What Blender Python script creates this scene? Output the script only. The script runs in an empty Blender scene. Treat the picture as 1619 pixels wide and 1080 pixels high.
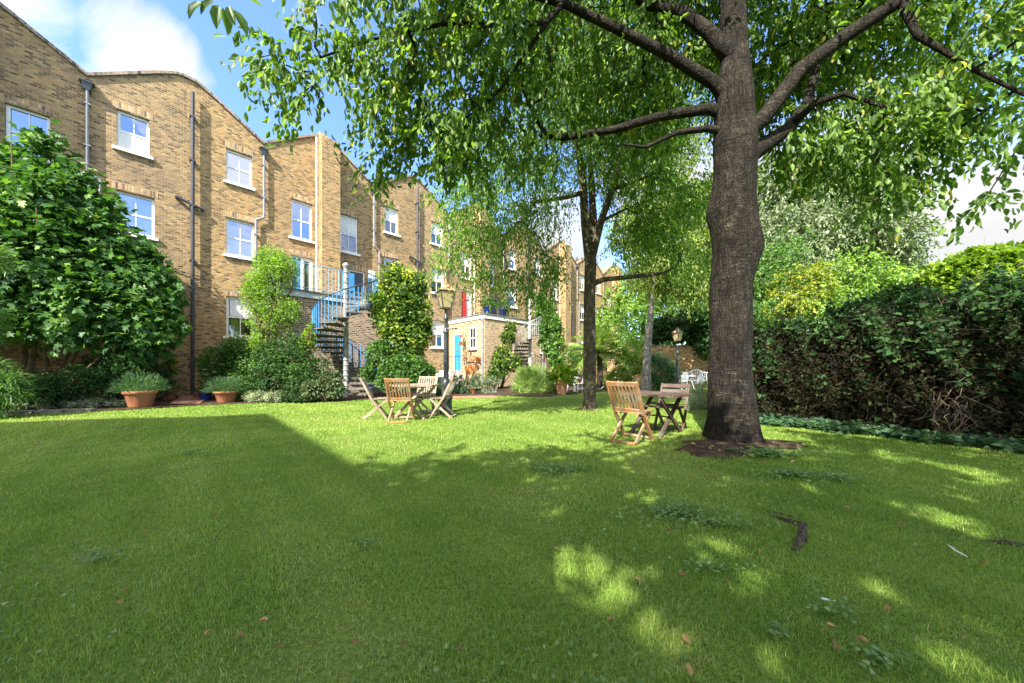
import bpy, math, random
import numpy as np
from mathutils import Vector, Matrix

random.seed(7)
RNG = np.random.default_rng(11)
S = bpy.context.scene
COL = S.collection
PI = math.pi

# ------------------------------------------------------------------ camera frame of reference
F, CX, HY, H = 520.0, 809.5, 583.0, 1.1


def at(px, py, Y):
    return Vector(((px - CX) / F * Y, Y, H - (py - HY) / F * Y))


def gnd(px, py):
    Y = F * H / (py - HY)
    return Vector(((px - CX) / F * Y, Y, 0.0))


DX, DY = 0.713, 0.701          # direction of the terrace on the ground
DL = math.hypot(DX, DY)
D = Vector((DX / DL, DY / DL, 0))
N = Vector((D.y, -D.x, 0))     # out of the terrace, into the garden
ROT = math.atan2(D.y, D.x)
Y0 = 13400 * 0.000958
P0 = Vector(((296 - CX) / F * Y0, Y0, 0))


def fac(u, out=0.0, z=0.0):
    p = P0 + D * u + N * out
    return Vector((p.x, p.y, z))


TREE = Vector((3.2, 4.85, 0))


def gz(x, y):
    r2 = (x - TREE.x) ** 2 + (y - TREE.y) ** 2
    return 0.07 * np.exp(-r2 / 1.3) + 0.012 * np.sin(x * 1.7 + y * .6) * np.cos(y * 1.3 - x * .4)


# ------------------------------------------------------------------ tagging
def tag(o, label, cat, group=None, kind=None):
    o['label'] = label
    o['category'] = cat
    if group:
        o['group'] = group
    if kind:
        o['kind'] = kind
    return o


def empty(name, loc=(0, 0, 0), rz=0.0):
    o = bpy.data.objects.new(name, None)
    o.empty_display_size = .2
    COL.objects.link(o)
    o.location = loc
    o.rotation_euler = (0, 0, rz)
    return o


def thing(name, label, cat, loc=(0, 0, 0), rz=0.0, group=None):
    return tag(empty(name, loc, rz), label, cat, group)


def structure(o):
    o['kind'] = 'structure'
    return o


def kids(o):
    return [c for c in bpy.data.objects if c.parent == o]


def copy_tree(o, parent=None):
    c = o.copy()
    COL.objects.link(c)
    if parent is not None:
        c.parent = parent
    for ch in kids(o):
        copy_tree(ch, c)
    return c


# ------------------------------------------------------------------ mesh builder
class MB:
    def __init__(self):
        self.v, self.f, self.mi = [], [], []

    def add(self, verts, faces, mi=0):
        b = len(self.v)
        self.v.extend([tuple(v) for v in verts])
        for f in faces:
            self.f.append(tuple(i + b for i in f))
            self.mi.append(mi)

    def quad(self, a, b, c, d, mi=0):
        self.add([a, b, c, d], [(0, 1, 2, 3)], mi)

    def box(self, lo, hi, m=None, mi=0):
        x0, y0, z0 = lo
        x1, y1, z1 = hi
        vs = [Vector(p) for p in ((x0, y0, z0), (x1, y0, z0), (x1, y1, z0), (x0, y1, z0),
                                  (x0, y0, z1), (x1, y0, z1), (x1, y1, z1), (x0, y1, z1))]
        if m is not None:
            vs = [m @ v for v in vs]
        self.add(vs, [(0, 3, 2, 1), (4, 5, 6, 7), (0, 1, 5, 4), (1, 2, 6, 5), (2, 3, 7, 6), (3, 0, 4, 7)], mi)

    def bar(self, p, q, w, t, up=(0, 0, 1), mi=0, w2=None, t2=None):
        p, q = Vector(p), Vector(q)
        d = (q - p).normalized()
        up = Vector(up)
        if abs(d.dot(up)) > .98:
            up = Vector((1, 0, 0))
        s = d.cross(up).normalized()
        n = s.cross(d)
        w2 = w if w2 is None else w2
        t2 = t if t2 is None else t2
        vs = []
        for c, a, b in ((p, w, t), (q, w2, t2)):
            for i, j in ((-1, -1), (1, -1), (1, 1), (-1, 1)):
                vs.append(c + s * (i * a / 2) + n * (j * b / 2))
        self.add(vs, [(3, 2, 1, 0), (4, 5, 6, 7), (0, 1, 5, 4), (1, 2, 6, 5), (2, 3, 7, 6), (3, 0, 4, 7)], mi)

    def tube(self, pts, rad, n=8, cap=True, mi=0, wob=None):
        pts = [Vector(p) for p in pts]
        if not hasattr(rad, '__len__'):
            rad = [rad] * len(pts)
        t0 = (pts[1] - pts[0]).normalized()
        a = Vector((0, 0, 1)) if abs(t0.z) < .9 else Vector((1, 0, 0))
        s = t0.cross(a).normalized()
        b0 = len(self.v)
        L = len(pts)
        for i, p in enumerate(pts):
            t = (pts[min(i + 1, L - 1)] - pts[max(i - 1, 0)]).normalized()
            s = (s - t * s.dot(t))
            if s.length < 1e-6:
                s = t.orthogonal()
            s.normalize()
            bb = t.cross(s)
            for k in range(n):
                an = 2 * PI * k / n
                r = rad[i]
                if wob:
                    r = r * wob(p, an)
                self.v.append(tuple(p + s * (math.cos(an) * r) + bb * (math.sin(an) * r)))
        for i in range(L - 1):
            for k in range(n):
                k2 = (k + 1) % n
                self.f.append((b0 + i * n + k, b0 + i * n + k2, b0 + (i + 1) * n + k2, b0 + (i + 1) * n + k))
                self.mi.append(mi)
        if cap and n > 2:
            self.f.append(tuple(b0 + k for k in reversed(range(n))))
            self.f.append(tuple(b0 + (L - 1) * n + k for k in range(n)))
            self.mi.extend([mi, mi])

    def lathe(self, prof, c=(0, 0, 0), n=20, mi=0, sq=1.0):
        c = Vector(c)
        b0 = len(self.v)
        for r, z in prof:
            for k in range(n):
                an = 2 * PI * k / n
                self.v.append((c.x + r * math.cos(an), c.y + r * math.sin(an), c.z + z))
        for i in range(len(prof) - 1):
            for k in range(n):
                k2 = (k + 1) % n
                self.f.append((b0 + i * n + k, b0 + i * n + k2, b0 + (i + 1) * n + k2, b0 + (i + 1) * n + k))
                self.mi.append(mi)

    def build(self, name, mats, parent=None, smooth=False, link=True):
        me = bpy.data.meshes.new(name)
        me.from_pydata(self.v, [], self.f)
        if not isinstance(mats, (list, tuple)):
            mats = [mats]
        for m in mats:
            me.materials.append(m)
        me.polygons.foreach_set('material_index', self.mi)
        me.polygons.foreach_set('use_smooth', [smooth] * len(self.f))
        me.update()
        # box-mapped UVs in metres
        uvl = me.uv_layers.new(name='UVMap')
        nl = len(me.loops)
        co = np.empty(len(me.vertices) * 3, 'f')
        me.vertices.foreach_get('co', co)
        co = co.reshape(-1, 3)
        li = np.empty(nl, 'i')
        me.loops.foreach_get('vertex_index', li)
        nr = np.empty(len(me.polygons) * 3, 'f')
        me.polygons.foreach_get('normal', nr)
        nr = np.abs(nr.reshape(-1, 3))
        lt = np.empty(len(me.polygons), 'i')
        me.polygons.foreach_get('loop_total', lt)
        nl_ = np.repeat(nr, lt, axis=0)
        c = co[li]
        ax = np.argmax(nl_ * np.array([1, 1.02, .98]), axis=1)
        uv = np.where((ax == 0)[:, None], c[:, [1, 2]], np.where((ax == 1)[:, None], c[:, [0, 2]], c[:, [0, 1]]))
        uvl.data.foreach_set('uv', uv.astype('f').ravel())
        o = bpy.data.objects.new(name, me)
        if link:
            COL.objects.link(o)
        if parent is not None:
            o.parent = parent
        return o


def np_mesh(name, V, faces_flat, starts, mat, parent=None, rnd=None, smooth=False):
    me = bpy.data.meshes.new(name)
    me.vertices.add(len(V))
    me.vertices.foreach_set('co', np.ascontiguousarray(V, 'f').ravel())
    me.loops.add(len(faces_flat))
    me.loops.foreach_set('vertex_index', np.ascontiguousarray(faces_flat, 'i'))
    me.polygons.add(len(starts))
    me.polygons.foreach_set('loop_start', np.ascontiguousarray(starts, 'i'))
    if smooth:
        me.polygons.foreach_set('use_smooth', np.ones(len(starts), bool))
    me.materials.append(mat)
    me.update(calc_edges=True)
    if rnd is not None:
        a = me.attributes.new('rnd', 'FLOAT', 'FACE')
        a.data.foreach_set('value', np.ascontiguousarray(rnd, 'f'))
    o = bpy.data.objects.new(name, me)
    COL.objects.link(o)
    if parent is not None:
        o.parent = parent
    return o


def nrm(a):
    return a / np.maximum(np.linalg.norm(a, axis=-1, keepdims=True), 1e-9)


# leaf templates: vertices (along, across, lift), faces
T_SIMPLE = (np.array([(0, 0, 0), (.45, .5, .16), (1, 0, -.06), (.45, -.5, .16)]), [(0, 1, 2), (0, 2, 3)])
T_LEAF = (np.array([(0, 0, 0), (.22, .36, .12), (.55, .5, .14), (.82, .27, .04), (1, 0, -.1),
                    (.82, -.27, .04), (.55, -.5, .14), (.22, -.36, .12), (.5, 0, .0)]),
          [(0, 1, 8), (1, 2, 8), (2, 3, 8), (3, 4, 8), (4, 5, 8), (5, 6, 8), (6, 7, 8), (7, 0, 8)])
T_CURL = (T_LEAF[0] * np.array([1, 1, 1.5]) + np.array([(0, 0, 0), (0, 0, .05), (0, 0, .06), (0, 0, .1), (0, 0, .3), (0, 0, .16), (0, .05, .0), (0, 0, .02), (0, 0, -.04)]), T_LEAF[1])
T_FIG = (np.array([(0, 0, 0), (-.1, .32, .05), (.12, .55, .02), (.34, .3, .08), (.68, .55, -.02), (.66, .2, .06), (1, 0, -.12),
                   (.66, -.2, .06), (.68, -.55, -.02), (.34, -.3, .08), (.12, -.55, .02), (-.1, -.32, .05), (.4, 0, -.02)]),
         [(0, 1, 12), (1, 2, 12), (2, 3, 12), (3, 4, 12), (4, 5, 12), (5, 6, 12), (6, 7, 12), (7, 8, 12), (8, 9, 12), (9, 10, 12), (10, 11, 12), (11, 0, 12)])
T_NEEDLE = (np.array([(0, .5, 0), (0, -.5, 0), (.55, -.4, .03), (.55, .4, .03), (1, 0, -.05)]), [(0, 1, 2, 3), (3, 2, 4)])
T_IVY = (np.array([(0, 0, 0), (.05, .5, .03), (.45, .42, .05), (1, 0, -.08), (.45, -.42, .05), (.05, -.5, .03)]),
         [(0, 1, 2), (0, 2, 3), (0, 3, 4), (0, 4, 5)])


def leaves(name, P, axis, nor, length, wr, tpl, mat, parent=None, rnd=None):
    tv, tf = tpl
    n = len(P)
    axis = nrm(axis)
    side = nrm(np.cross(axis, nor))
    nor = np.cross(side, axis)
    L = np.broadcast_to(np.asarray(length, float), (n,))[:, None, None]
    a = tv[None, :, 0:1]
    b = tv[None, :, 1:2] * wr
    c = tv[None, :, 2:3]
    V = P[:, None, :] + L * (a * axis[:, None, :] + b * side[:, None, :] + c * nor[:, None, :])
    k = len(tv)
    flat = np.concatenate([np.array(f) for f in tf])
    sizes = np.array([len(f) for f in tf])
    ff = (flat[None, :] + (np.arange(n) * k)[:, None]).ravel()
    st0 = np.concatenate([[0], np.cumsum(sizes)[:-1]])
    st = (st0[None, :] + (np.arange(n) * sizes.sum())[:, None]).ravel()
    if rnd is None:
        rnd = RNG.random(n)
    return np_mesh(name, V.reshape(-1, 3), ff, st, mat, parent, np.repeat(rnd, len(tf)), smooth=False)


# ------------------------------------------------------------------ materials
def newmat(name):
    m = bpy.data.materials.new(name)
    m.use_nodes = True
    nt = m.node_tree
    for n in list(nt.nodes):
        nt.nodes.remove(n)
    out = nt.nodes.new('ShaderNodeOutputMaterial')
    return m, nt, out


def nd(nt, typ, **kw):
    n = nt.nodes.new('ShaderNode' + typ)
    for k, v in kw.items():
        if k.startswith('i_'):
            n.inputs[k[2:].replace('_', ' ')].default_value = v
        else:
            setattr(n, k, v)
    return n


def ramp(nt, fac, stops, interp='LINEAR'):
    r = nt.nodes.new('ShaderNodeValToRGB')
    r.color_ramp.interpolation = interp
    els = r.color_ramp.elements
    while len(els) < len(stops):
        els.new(.5)
    for e, (p, c) in zip(els, stops):
        e.position = p
        e.color = (*c, 1) if len(c) == 3 else c
    if fac is not None:
        nt.links.new(fac, r.inputs[0])
    return r


def mixc(nt, fac, a, b, mode='MIX'):
    m = nt.nodes.new('ShaderNodeMix')
    m.data_type = 'RGBA'
    m.blend_type = mode
    for s, v in ((0, fac), (6, a), (7, b)):
        if hasattr(v, 'links'):
            nt.links.new(v, m.inputs[s])
        elif s == 0:
            m.inputs[0].default_value = v
        else:
            m.inputs[s].default_value = (*v, 1)
    return m.outputs[2]


def plain(name, col, rough=.6, spec=.4, metal=0.0, var=.25, scale=6.0, bump=.15, bscale=40.0, col2=None):
    m, nt, out = newmat(name)
    p = nd(nt, 'BsdfPrincipled')
    p.inputs['Roughness'].default_value = rough
    p.inputs['Specular IOR Level'].default_value = spec
    p.inputs['Metallic'].default_value = metal
    tc = nd(nt, 'TexCoord')
    n1 = nd(nt, 'TexNoise', i_Scale=scale, i_Detail=6.0)
    nt.links.new(tc.outputs['Object'], n1.inputs['Vector'])
    c2 = col2 or tuple(c * (1 - var) for c in col)
    r = ramp(nt, n1.outputs['Fac'], [(.35, c2), (.65, col)])
    nt.links.new(r.outputs[0], p.inputs['Base Color'])
    if bump:
        n2 = nd(nt, 'TexNoise', i_Scale=bscale, i_Detail=4.0)
        nt.links.new(tc.outputs['Object'], n2.inputs['Vector'])
        b = nd(nt, 'Bump', i_Strength=bump, i_Distance=.01)
        nt.links.new(n2.outputs['Fac'], b.inputs['Height'])
        nt.links.new(b.outputs[0], p.inputs['Normal'])
    nt.links.new(p.outputs[0], out.inputs[0])
    return m


def wood(name, dark, light, grey):
    m, nt, out = newmat(name)
    p = nd(nt, 'BsdfPrincipled', i_Roughness=.65)
    p.inputs['Specular IOR Level'].default_value = .3
    tc = nd(nt, 'TexCoord')
    mp = nd(nt, 'Mapping')
    mp.inputs['Scale'].default_value = (30, 30, 4)
    nt.links.new(tc.outputs['Object'], mp.inputs[0])
    n1 = nd(nt, 'TexNoise', i_Scale=1.5, i_Detail=8.0, i_Distortion=1.0)
    nt.links.new(mp.outputs[0], n1.inputs['Vector'])
    n2 = nd(nt, 'TexNoise', i_Scale=5.0, i_Detail=3.0)
    nt.links.new(tc.outputs['Object'], n2.inputs['Vector'])
    r = ramp(nt, n1.outputs['Fac'], [(.3, dark), (.6, light)])
    r2 = ramp(nt, n2.outputs['Fac'], [(.45, (0, 0, 0)), (.68, (1, 1, 1))])
    c = mixc(nt, r2.outputs[0], r.outputs[0], grey)
    nt.links.new(c, p.inputs['Base Color'])
    b = nd(nt, 'Bump', i_Strength=.3, i_Distance=.004)
    nt.links.new(n1.outputs['Fac'], b.inputs['Height'])
    nt.links.new(b.outputs[0], p.inputs['Normal'])
    nt.links.new(p.outputs[0], out.inputs[0])
    return m


def brick(name, c1, c2, mortar, soot=(.10, .085, .07), bw=.225, rh=.075, turn=False, sootamt=.55, offset=.5):
    m, nt, out = newmat(name)
    p = nd(nt, 'BsdfPrincipled', i_Roughness=.85)
    p.inputs['Specular IOR Level'].default_value = .2
    uv = nd(nt, 'UVMap')
    src = uv.outputs[0]
    if turn:
        mp = nd(nt, 'Mapping')
        mp.inputs['Rotation'].default_value = (0, 0, PI / 2)
        nt.links.new(src, mp.inputs[0])
        src = mp.outputs[0]
    # slight waviness so courses are not ruler straight
    nz = nd(nt, 'TexNoise', i_Scale=1.7, i_Detail=3.0)
    nt.links.new(src, nz.inputs['Vector'])
    vm = nd(nt, 'VectorMath', operation='MULTIPLY_ADD')
    nt.links.new(nz.outputs['Color'], vm.inputs[0])
    vm.inputs[1].default_value = (.02, .02, 0)
    nt.links.new(src, vm.inputs[2])
    bt = nd(nt, 'TexBrick')
    bt.offset = offset
    bt.inputs['Scale'].default_value = 1.0
    bt.inputs['Mortar Size'].default_value = .013
    bt.inputs['Mortar Smooth'].default_value = .3
    bt.inputs['Bias'].default_value = 0.0
    bt.inputs['Brick Width'].default_value = bw
    bt.inputs['Row Height'].default_value = rh
    bt.inputs['Color1'].default_value = (0, 0, 0, 1)
    bt.inputs['Color2'].default_value = (1, 1, 1, 1)
    bt.inputs['Mortar'].default_value = (.5, .5, .5, 1)
    nt.links.new(vm.outputs[0], bt.inputs['Vector'])
    rr = ramp(nt, bt.outputs['Color'], [(.0, tuple(x * .34 for x in c2)), (.12, tuple(x * .6 for x in c2)), (.30, c2), (.62, c1), (.85, tuple(min(1, x * 1.22) for x in c1)), (1, (c1[0] * .95, c1[1] * .72, c1[2] * .6))])
    n1 = nd(nt, 'TexNoise', i_Scale=.38, i_Detail=9.0, i_Roughness=.7)
    nt.links.new(src, n1.inputs['Vector'])
    r1 = ramp(nt, n1.outputs['Fac'], [(.42, (0, 0, 0)), (.7, (sootamt,) * 3)])
    n3 = nd(nt, 'TexNoise', i_Scale=9.0, i_Detail=5.0)
    nt.links.new(src, n3.inputs['Vector'])
    r3 = ramp(nt, n3.outputs['Fac'], [(.3, (.72, .72, .72)), (.7, (1.15, 1.15, 1.15))])
    c = mixc(nt, r1.outputs[0], rr.outputs[0], soot)
    c = mixc(nt, .8, c, r3.outputs[0], 'MULTIPLY')
    mm = mixc(nt, r1.outputs[0], mortar, tuple(x * .5 for x in mortar))
    cf = mixc(nt, bt.outputs['Fac'], c, mm)
    nt.links.new(cf, p.inputs['Base Color'])
    inv = nd(nt, 'Math', operation='MULTIPLY_ADD')
    nt.links.new(bt.outputs['Fac'], inv.inputs[0])
    inv.inputs[1].default_value = -1
    nt.links.new(n3.outputs['Fac'], inv.inputs[2])
    b = nd(nt, 'Bump', i_Strength=.9, i_Distance=.012)
    nt.links.new(inv.outputs[0], b.inputs['Height'])
    nt.links.new(b.outputs[0], p.inputs['Normal'])
    nt.links.new(p.outputs[0], out.inputs[0])
    return m


def leafmat(name, stops, trans=.38, rough=.45, spec=.35, tcol=None, gain=1.0):
    stops = [(p_, tuple(min(.8, c_ * gain) for c_ in col_)) for p_, col_ in stops]
    m, nt, out = newmat(name)
    at_ = nd(nt, 'Attribute', attribute_name='rnd')
    r = ramp(nt, at_.outputs['Fac'], stops)
    p = nd(nt, 'BsdfPrincipled', i_Roughness=rough)
    p.inputs['Specular IOR Level'].default_value = spec
    nt.links.new(r.outputs[0], p.inputs['Base Color'])
    t = nd(nt, 'BsdfTranslucent')
    tc = mixc(nt, 1.0, r.outputs[0], tcol or (2.0, 2.1, .75), 'MULTIPLY')
    nt.links.new(tc, t.inputs['Color'])
    mx = nd(nt, 'MixShader')
    mx.inputs[0].default_value = trans
    nt.links.new(p.outputs[0], mx.inputs[1])
    nt.links.new(t.outputs[0], mx.inputs[2])
    nt.links.new(mx.outputs[0], out.inputs[0])
    return m


def bark(name, dark, mid, light, scale=1.0, lent=True):
    m, nt, out = newmat(name)
    p = nd(nt, 'BsdfPrincipled', i_Roughness=.9)
    p.inputs['Specular IOR Level'].default_value = .2
    tc = nd(nt, 'TexCoord')
    mp = nd(nt, 'Mapping')
    mp.inputs['Scale'].default_value = (22 * scale, 22 * scale, 4 * scale)
    nt.links.new(tc.outputs['Object'], mp.inputs[0])
    n1 = nd(nt, 'TexNoise', i_Scale=1.0, i_Detail=9.0, i_Roughness=.65, i_Distortion=.6)
    nt.links.new(mp.outputs[0], n1.inputs['Vector'])
    mp2 = nd(nt, 'Mapping')
    mp2.inputs['Scale'].default_value = (7 * scale, 7 * scale, 55 * scale)
    nt.links.new(tc.outputs['Object'], mp2.inputs[0])
    n2 = nd(nt, 'TexNoise', i_Scale=1.0, i_Detail=5.0, i_Roughness=.6)
    nt.links.new(mp2.outputs[0], n2.inputs['Vector'])
    n3 = nd(nt, 'TexNoise', i_Scale=2.3 * scale, i_Detail=4.0)
    nt.links.new(tc.outputs['Object'], n3.inputs['Vector'])
    r = ramp(nt, n1.outputs['Fac'], [(.34, dark), (.52, mid), (.7, tuple(x * 1.7 for x in mid))])
    r2 = ramp(nt, n2.outputs['Fac'], [(.56, (0, 0, 0)), (.64, (1, 1, 1))])
    r3 = ramp(nt, n3.outputs['Fac'], [(.4, (0, 0, 0)), (.6, (1, 1, 1))])
    mul = nd(nt, 'Math', operation='MULTIPLY')
    nt.links.new(r2.outputs[0], mul.inputs[0])
    nt.links.new(r3.outputs[0], mul.inputs[1])
    c = mixc(nt, mul.outputs[0] if lent else 0.0, r.outputs[0], light)
    nt.links.new(c, p.inputs['Base Color'])
    mp3 = nd(nt, 'Mapping')
    mp3.inputs['Scale'].default_value = (26 * scale, 26 * scale, 6.5 * scale)
    wv = nd(nt, 'VectorMath', operation='MULTIPLY_ADD')
    nt.links.new(n3.outputs['Color'], wv.inputs[0])
    wv.inputs[1].default_value = (.30, .30, .55)
    nt.links.new(tc.outputs['Object'], wv.inputs[2])
    nt.links.new(wv.outputs[0], mp3.inputs[0])
    vo = nd(nt, 'TexVoronoi', feature='DISTANCE_TO_EDGE', i_Scale=1.0)
    nt.links.new(mp3.outputs[0], vo.inputs['Vector'])
    rv = ramp(nt, vo.outputs['Distance'], [(.0, (.50, .50, .50)), (.22, (1, 1, 1))])
    c = mixc(nt, 1.0, c, rv.outputs[0], 'MULTIPLY')
    n4 = nd(nt, 'TexNoise', i_Scale=5.5 * scale, i_Detail=7.0, i_Roughness=.7)
    nt.links.new(tc.outputs['Object'], n4.inputs['Vector'])
    r4 = ramp(nt, n4.outputs['Fac'], [(.32, (.45, .43, .40)), (.5, (1, 1, 1)), (.68, (1.7, 1.75, 1.6))])
    c = mixc(nt, 1.0, c, r4.outputs[0], 'MULTIPLY')
    nt.links.new(c, p.inputs['Base Color'])
    ad0 = nd(nt, 'Math', operation='MULTIPLY_ADD')
    nt.links.new(rv.outputs[0], ad0.inputs[0])
    ad0.inputs[1].default_value = .45
    nt.links.new(n1.outputs['Fac'], ad0.inputs[2])
    ad = nd(nt, 'Math', operation='MULTIPLY_ADD')
    nt.links.new(n2.outputs['Fac'], ad.inputs[0])
    ad.inputs[1].default_value = .5
    nt.links.new(ad0.outputs[0], ad.inputs[2])
    b = nd(nt, 'Bump', i_Strength=1.0, i_Distance=.045)
    nt.links.new(ad.outputs[0], b.inputs['Height'])
    nt.links.new(b.outputs[0], p.inputs['Normal'])
    nt.links.new(p.outputs[0], out.inputs[0])
    return m


def glassmat(name, base=(.015, .02, .03), mix=.34):
    m, nt, out = newmat(name)
    p = nd(nt, 'BsdfPrincipled', i_Roughness=.05)
    p.inputs['Base Color'].default_value = (*base, 1)
    g = nd(nt, 'BsdfGlossy', i_Roughness=.02)
    g.inputs['Color'].default_value = (.9, .95, 1, 1)
    tc = nd(nt, 'TexCoord')
    nz = nd(nt, 'TexNoise', i_Scale=1.6, i_Detail=1.0)
    nt.links.new(tc.outputs['Object'], nz.inputs['Vector'])
    b = nd(nt, 'Bump', i_Strength=.3, i_Distance=.03)
    nt.links.new(nz.outputs['Fac'], b.inputs['Height'])
    nt.links.new(b.outputs[0], g.inputs['Normal'])
    mx = nd(nt, 'MixShader')
    mx.inputs[0].default_value = mix
    nt.links.new(p.outputs[0], mx.inputs[1])
    nt.links.new(g.outputs[0], mx.inputs[2])
    nt.links.new(mx.outputs[0], out.inputs[0])
    return m


M = {}
M['brick'] = brick('london_stock_brick', (.56, .35, .155), (.37, .215, .092), (.43, .34, .225), bw=.168, sootamt=.5)
M['brick_a'] = brick('greyer_stock_brick', (.43, .283, .118), (.285, .18, .08), (.345, .27, .17), bw=.168, sootamt=.62)
M['brick_b'] = brick('golden_stock_brick', (.45, .285, .105), (.305, .18, .065), (.34, .26, .155), bw=.168, sootamt=.5)
M['brick_c'] = brick('browner_stock_brick', (.41, .26, .10), (.27, .16, .063), (.32, .25, .15), bw=.168, sootamt=.6)
M['brick_ext'] = brick('pale_stock_brick', (.52, .37, .20), (.40, .26, .135), (.44, .37, .27), bw=.168, sootamt=.3)
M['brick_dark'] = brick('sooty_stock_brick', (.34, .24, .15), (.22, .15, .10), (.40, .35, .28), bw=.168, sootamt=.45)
M['arch'] = brick('arch_brick', (.58, .38, .18), (.40, .23, .11), (.36, .30, .22), bw=.24, rh=.075, turn=True, offset=0.0)
M['coping'] = brick('coping_brick', (.33, .25, .18), (.24, .18, .13), (.3, .27, .22), bw=.11, rh=.3, offset=0.0)
M['pave'] = brick('red_paving_brick', (.45, .19, .11), (.34, .14, .09), (.3, .24, .18), sootamt=.35)
M['white'] = plain('white_paint', (.80, .79, .76), .45, .4, var=.08, bump=.03)
M['stone'] = plain('pale_stone', (.62, .60, .55), .8, .2, var=.2)
M['kerb'] = plain('old_kerb_stone', (.26, .23, .19), .9, .15, var=.5, scale=9, bump=.6, bscale=22)
M['worn'] = plain('worn_turf_earth', (.30, .27, .12), .95, .1, var=.5, scale=14, bump=.6, bscale=60, col2=(.17, .15, .065))
M['col_stone'] = plain('weathered_column_paint', (.40, .41, .40), .7, .3, var=.5, scale=7)
M['cream'] = plain('cream_render', (.66, .58, .45), .8, .2, var=.2, scale=3)
M['pipe'] = plain('dark_pipe_paint', (.050, .055, .07), .4, .5, var=.35)
M['pipe_grey'] = plain('grey_pipe_paint', (.28, .29, .31), .45, .5, var=.3)
M['lead'] = plain('lead_sheet', (.16, .17, .18), .6, .4, var=.4)
M['roof'] = plain('slate', (.10, .10, .11), .7, .3)
M['blue'] = plain('blue_paint', (.06, .26, .56), .4, .5, var=.22)
M['blue_door'] = plain('bright_blue_door_paint', (.03, .25, .62), .35, .5, var=.12)
M['blue_pale'] = plain('pale_blue_paint', (.22, .42, .62), .5, .4, var=.2)
M['fascia'] = plain('fascia_paint', (.50, .55, .58), .6, .3, var=.35, scale=4)
M['iron'] = plain('painted_iron', (.44, .45, .45), .5, .5, metal=.2, var=.5, scale=12)
M['iron_white'] = plain('white_painted_iron', (.70, .70, .68), .5, .4, var=.25, scale=10)
M['black'] = plain('black_iron', (.02, .022, .022), .35, .5, var=.3)
M['lampblack'] = plain('lamp_post_paint', (.045, .055, .06), .35, .6, var=.4, scale=9)
M['tread'] = plain('weathered_tread', (.17, .155, .13), .75, .3, var=.55, scale=9, bump=.4, bscale=25)
M['copper'] = plain('lantern_roof', (.42, .27, .17), .55, .4, var=.35, scale=12)
M['teak'] = wood('weathered_teak', (.17, .075, .03), (.36, .19, .08), (.30, .24, .17))
M['teak_grey'] = wood('grey_teak', (.15, .11, .075), (.31, .24, .165), (.35, .30, .245))
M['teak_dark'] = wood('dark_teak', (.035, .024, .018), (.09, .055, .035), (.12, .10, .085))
M['terracotta'] = plain('terracotta', (.40, .15, .075), .75, .25, var=.3, scale=5, bump=.25, col2=(.30, .13, .08))
M['terra_pale'] = plain('pale_terracotta', (.56, .28, .16), .8, .2, var=.3, scale=5)
M['blue_glaze'] = plain('blue_glaze', (.015, .03, .22), .2, .6, var=.3)
M['soil'] = plain('soil', (.075, .05, .033), .95, .1, var=.5, scale=9, bump=.8, bscale=18, col2=(.035, .024, .017))
M['red_door'] = plain('red_cloth', (.52, .03, .035), .7, .2)
M['curtain'] = plain('white_curtain', (.72, .72, .70), .9, .1, var=.12, scale=3)
M['glass'] = glassmat('window_glass')
M['dark_glass'] = glassmat('dim_window_glass', (.012, .014, .016), .16)
M['interior'] = plain('dark_room', (.03, .028, .026), .9, .1)
M['rubber'] = plain('rubber', (.015, .015, .015), .7, .3)
M['chrome'] = plain('bare_metal', (.5, .5, .5), .3, .5, metal=.9)
M['bark_big'] = bark('cherry_bark', (.007, .0055, .004), (.027, .0215, .0155), (.085, .074, .06))
M['bark_mid'] = bark('mid_bark', (.05, .042, .03), (.16, .13, .09), (.30, .27, .21), 1.6)
M['bark_pale'] = bark('birch_bark', (.09, .08, .065), (.34, .31, .27), (.62, .6, .56), 1.8)
M['bark_twig'] = plain('shrub_stem_bark', (.14, .095, .06), .85, .2, var=.5, scale=8)
M['dead'] = plain('dead_twigs', (.20, .16, .115), .85, .2, var=.5, scale=5)
M['brown_twig'] = plain('hedge_twigs', (.05, .038, .026), .9, .1, var=.5, scale=3)

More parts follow.
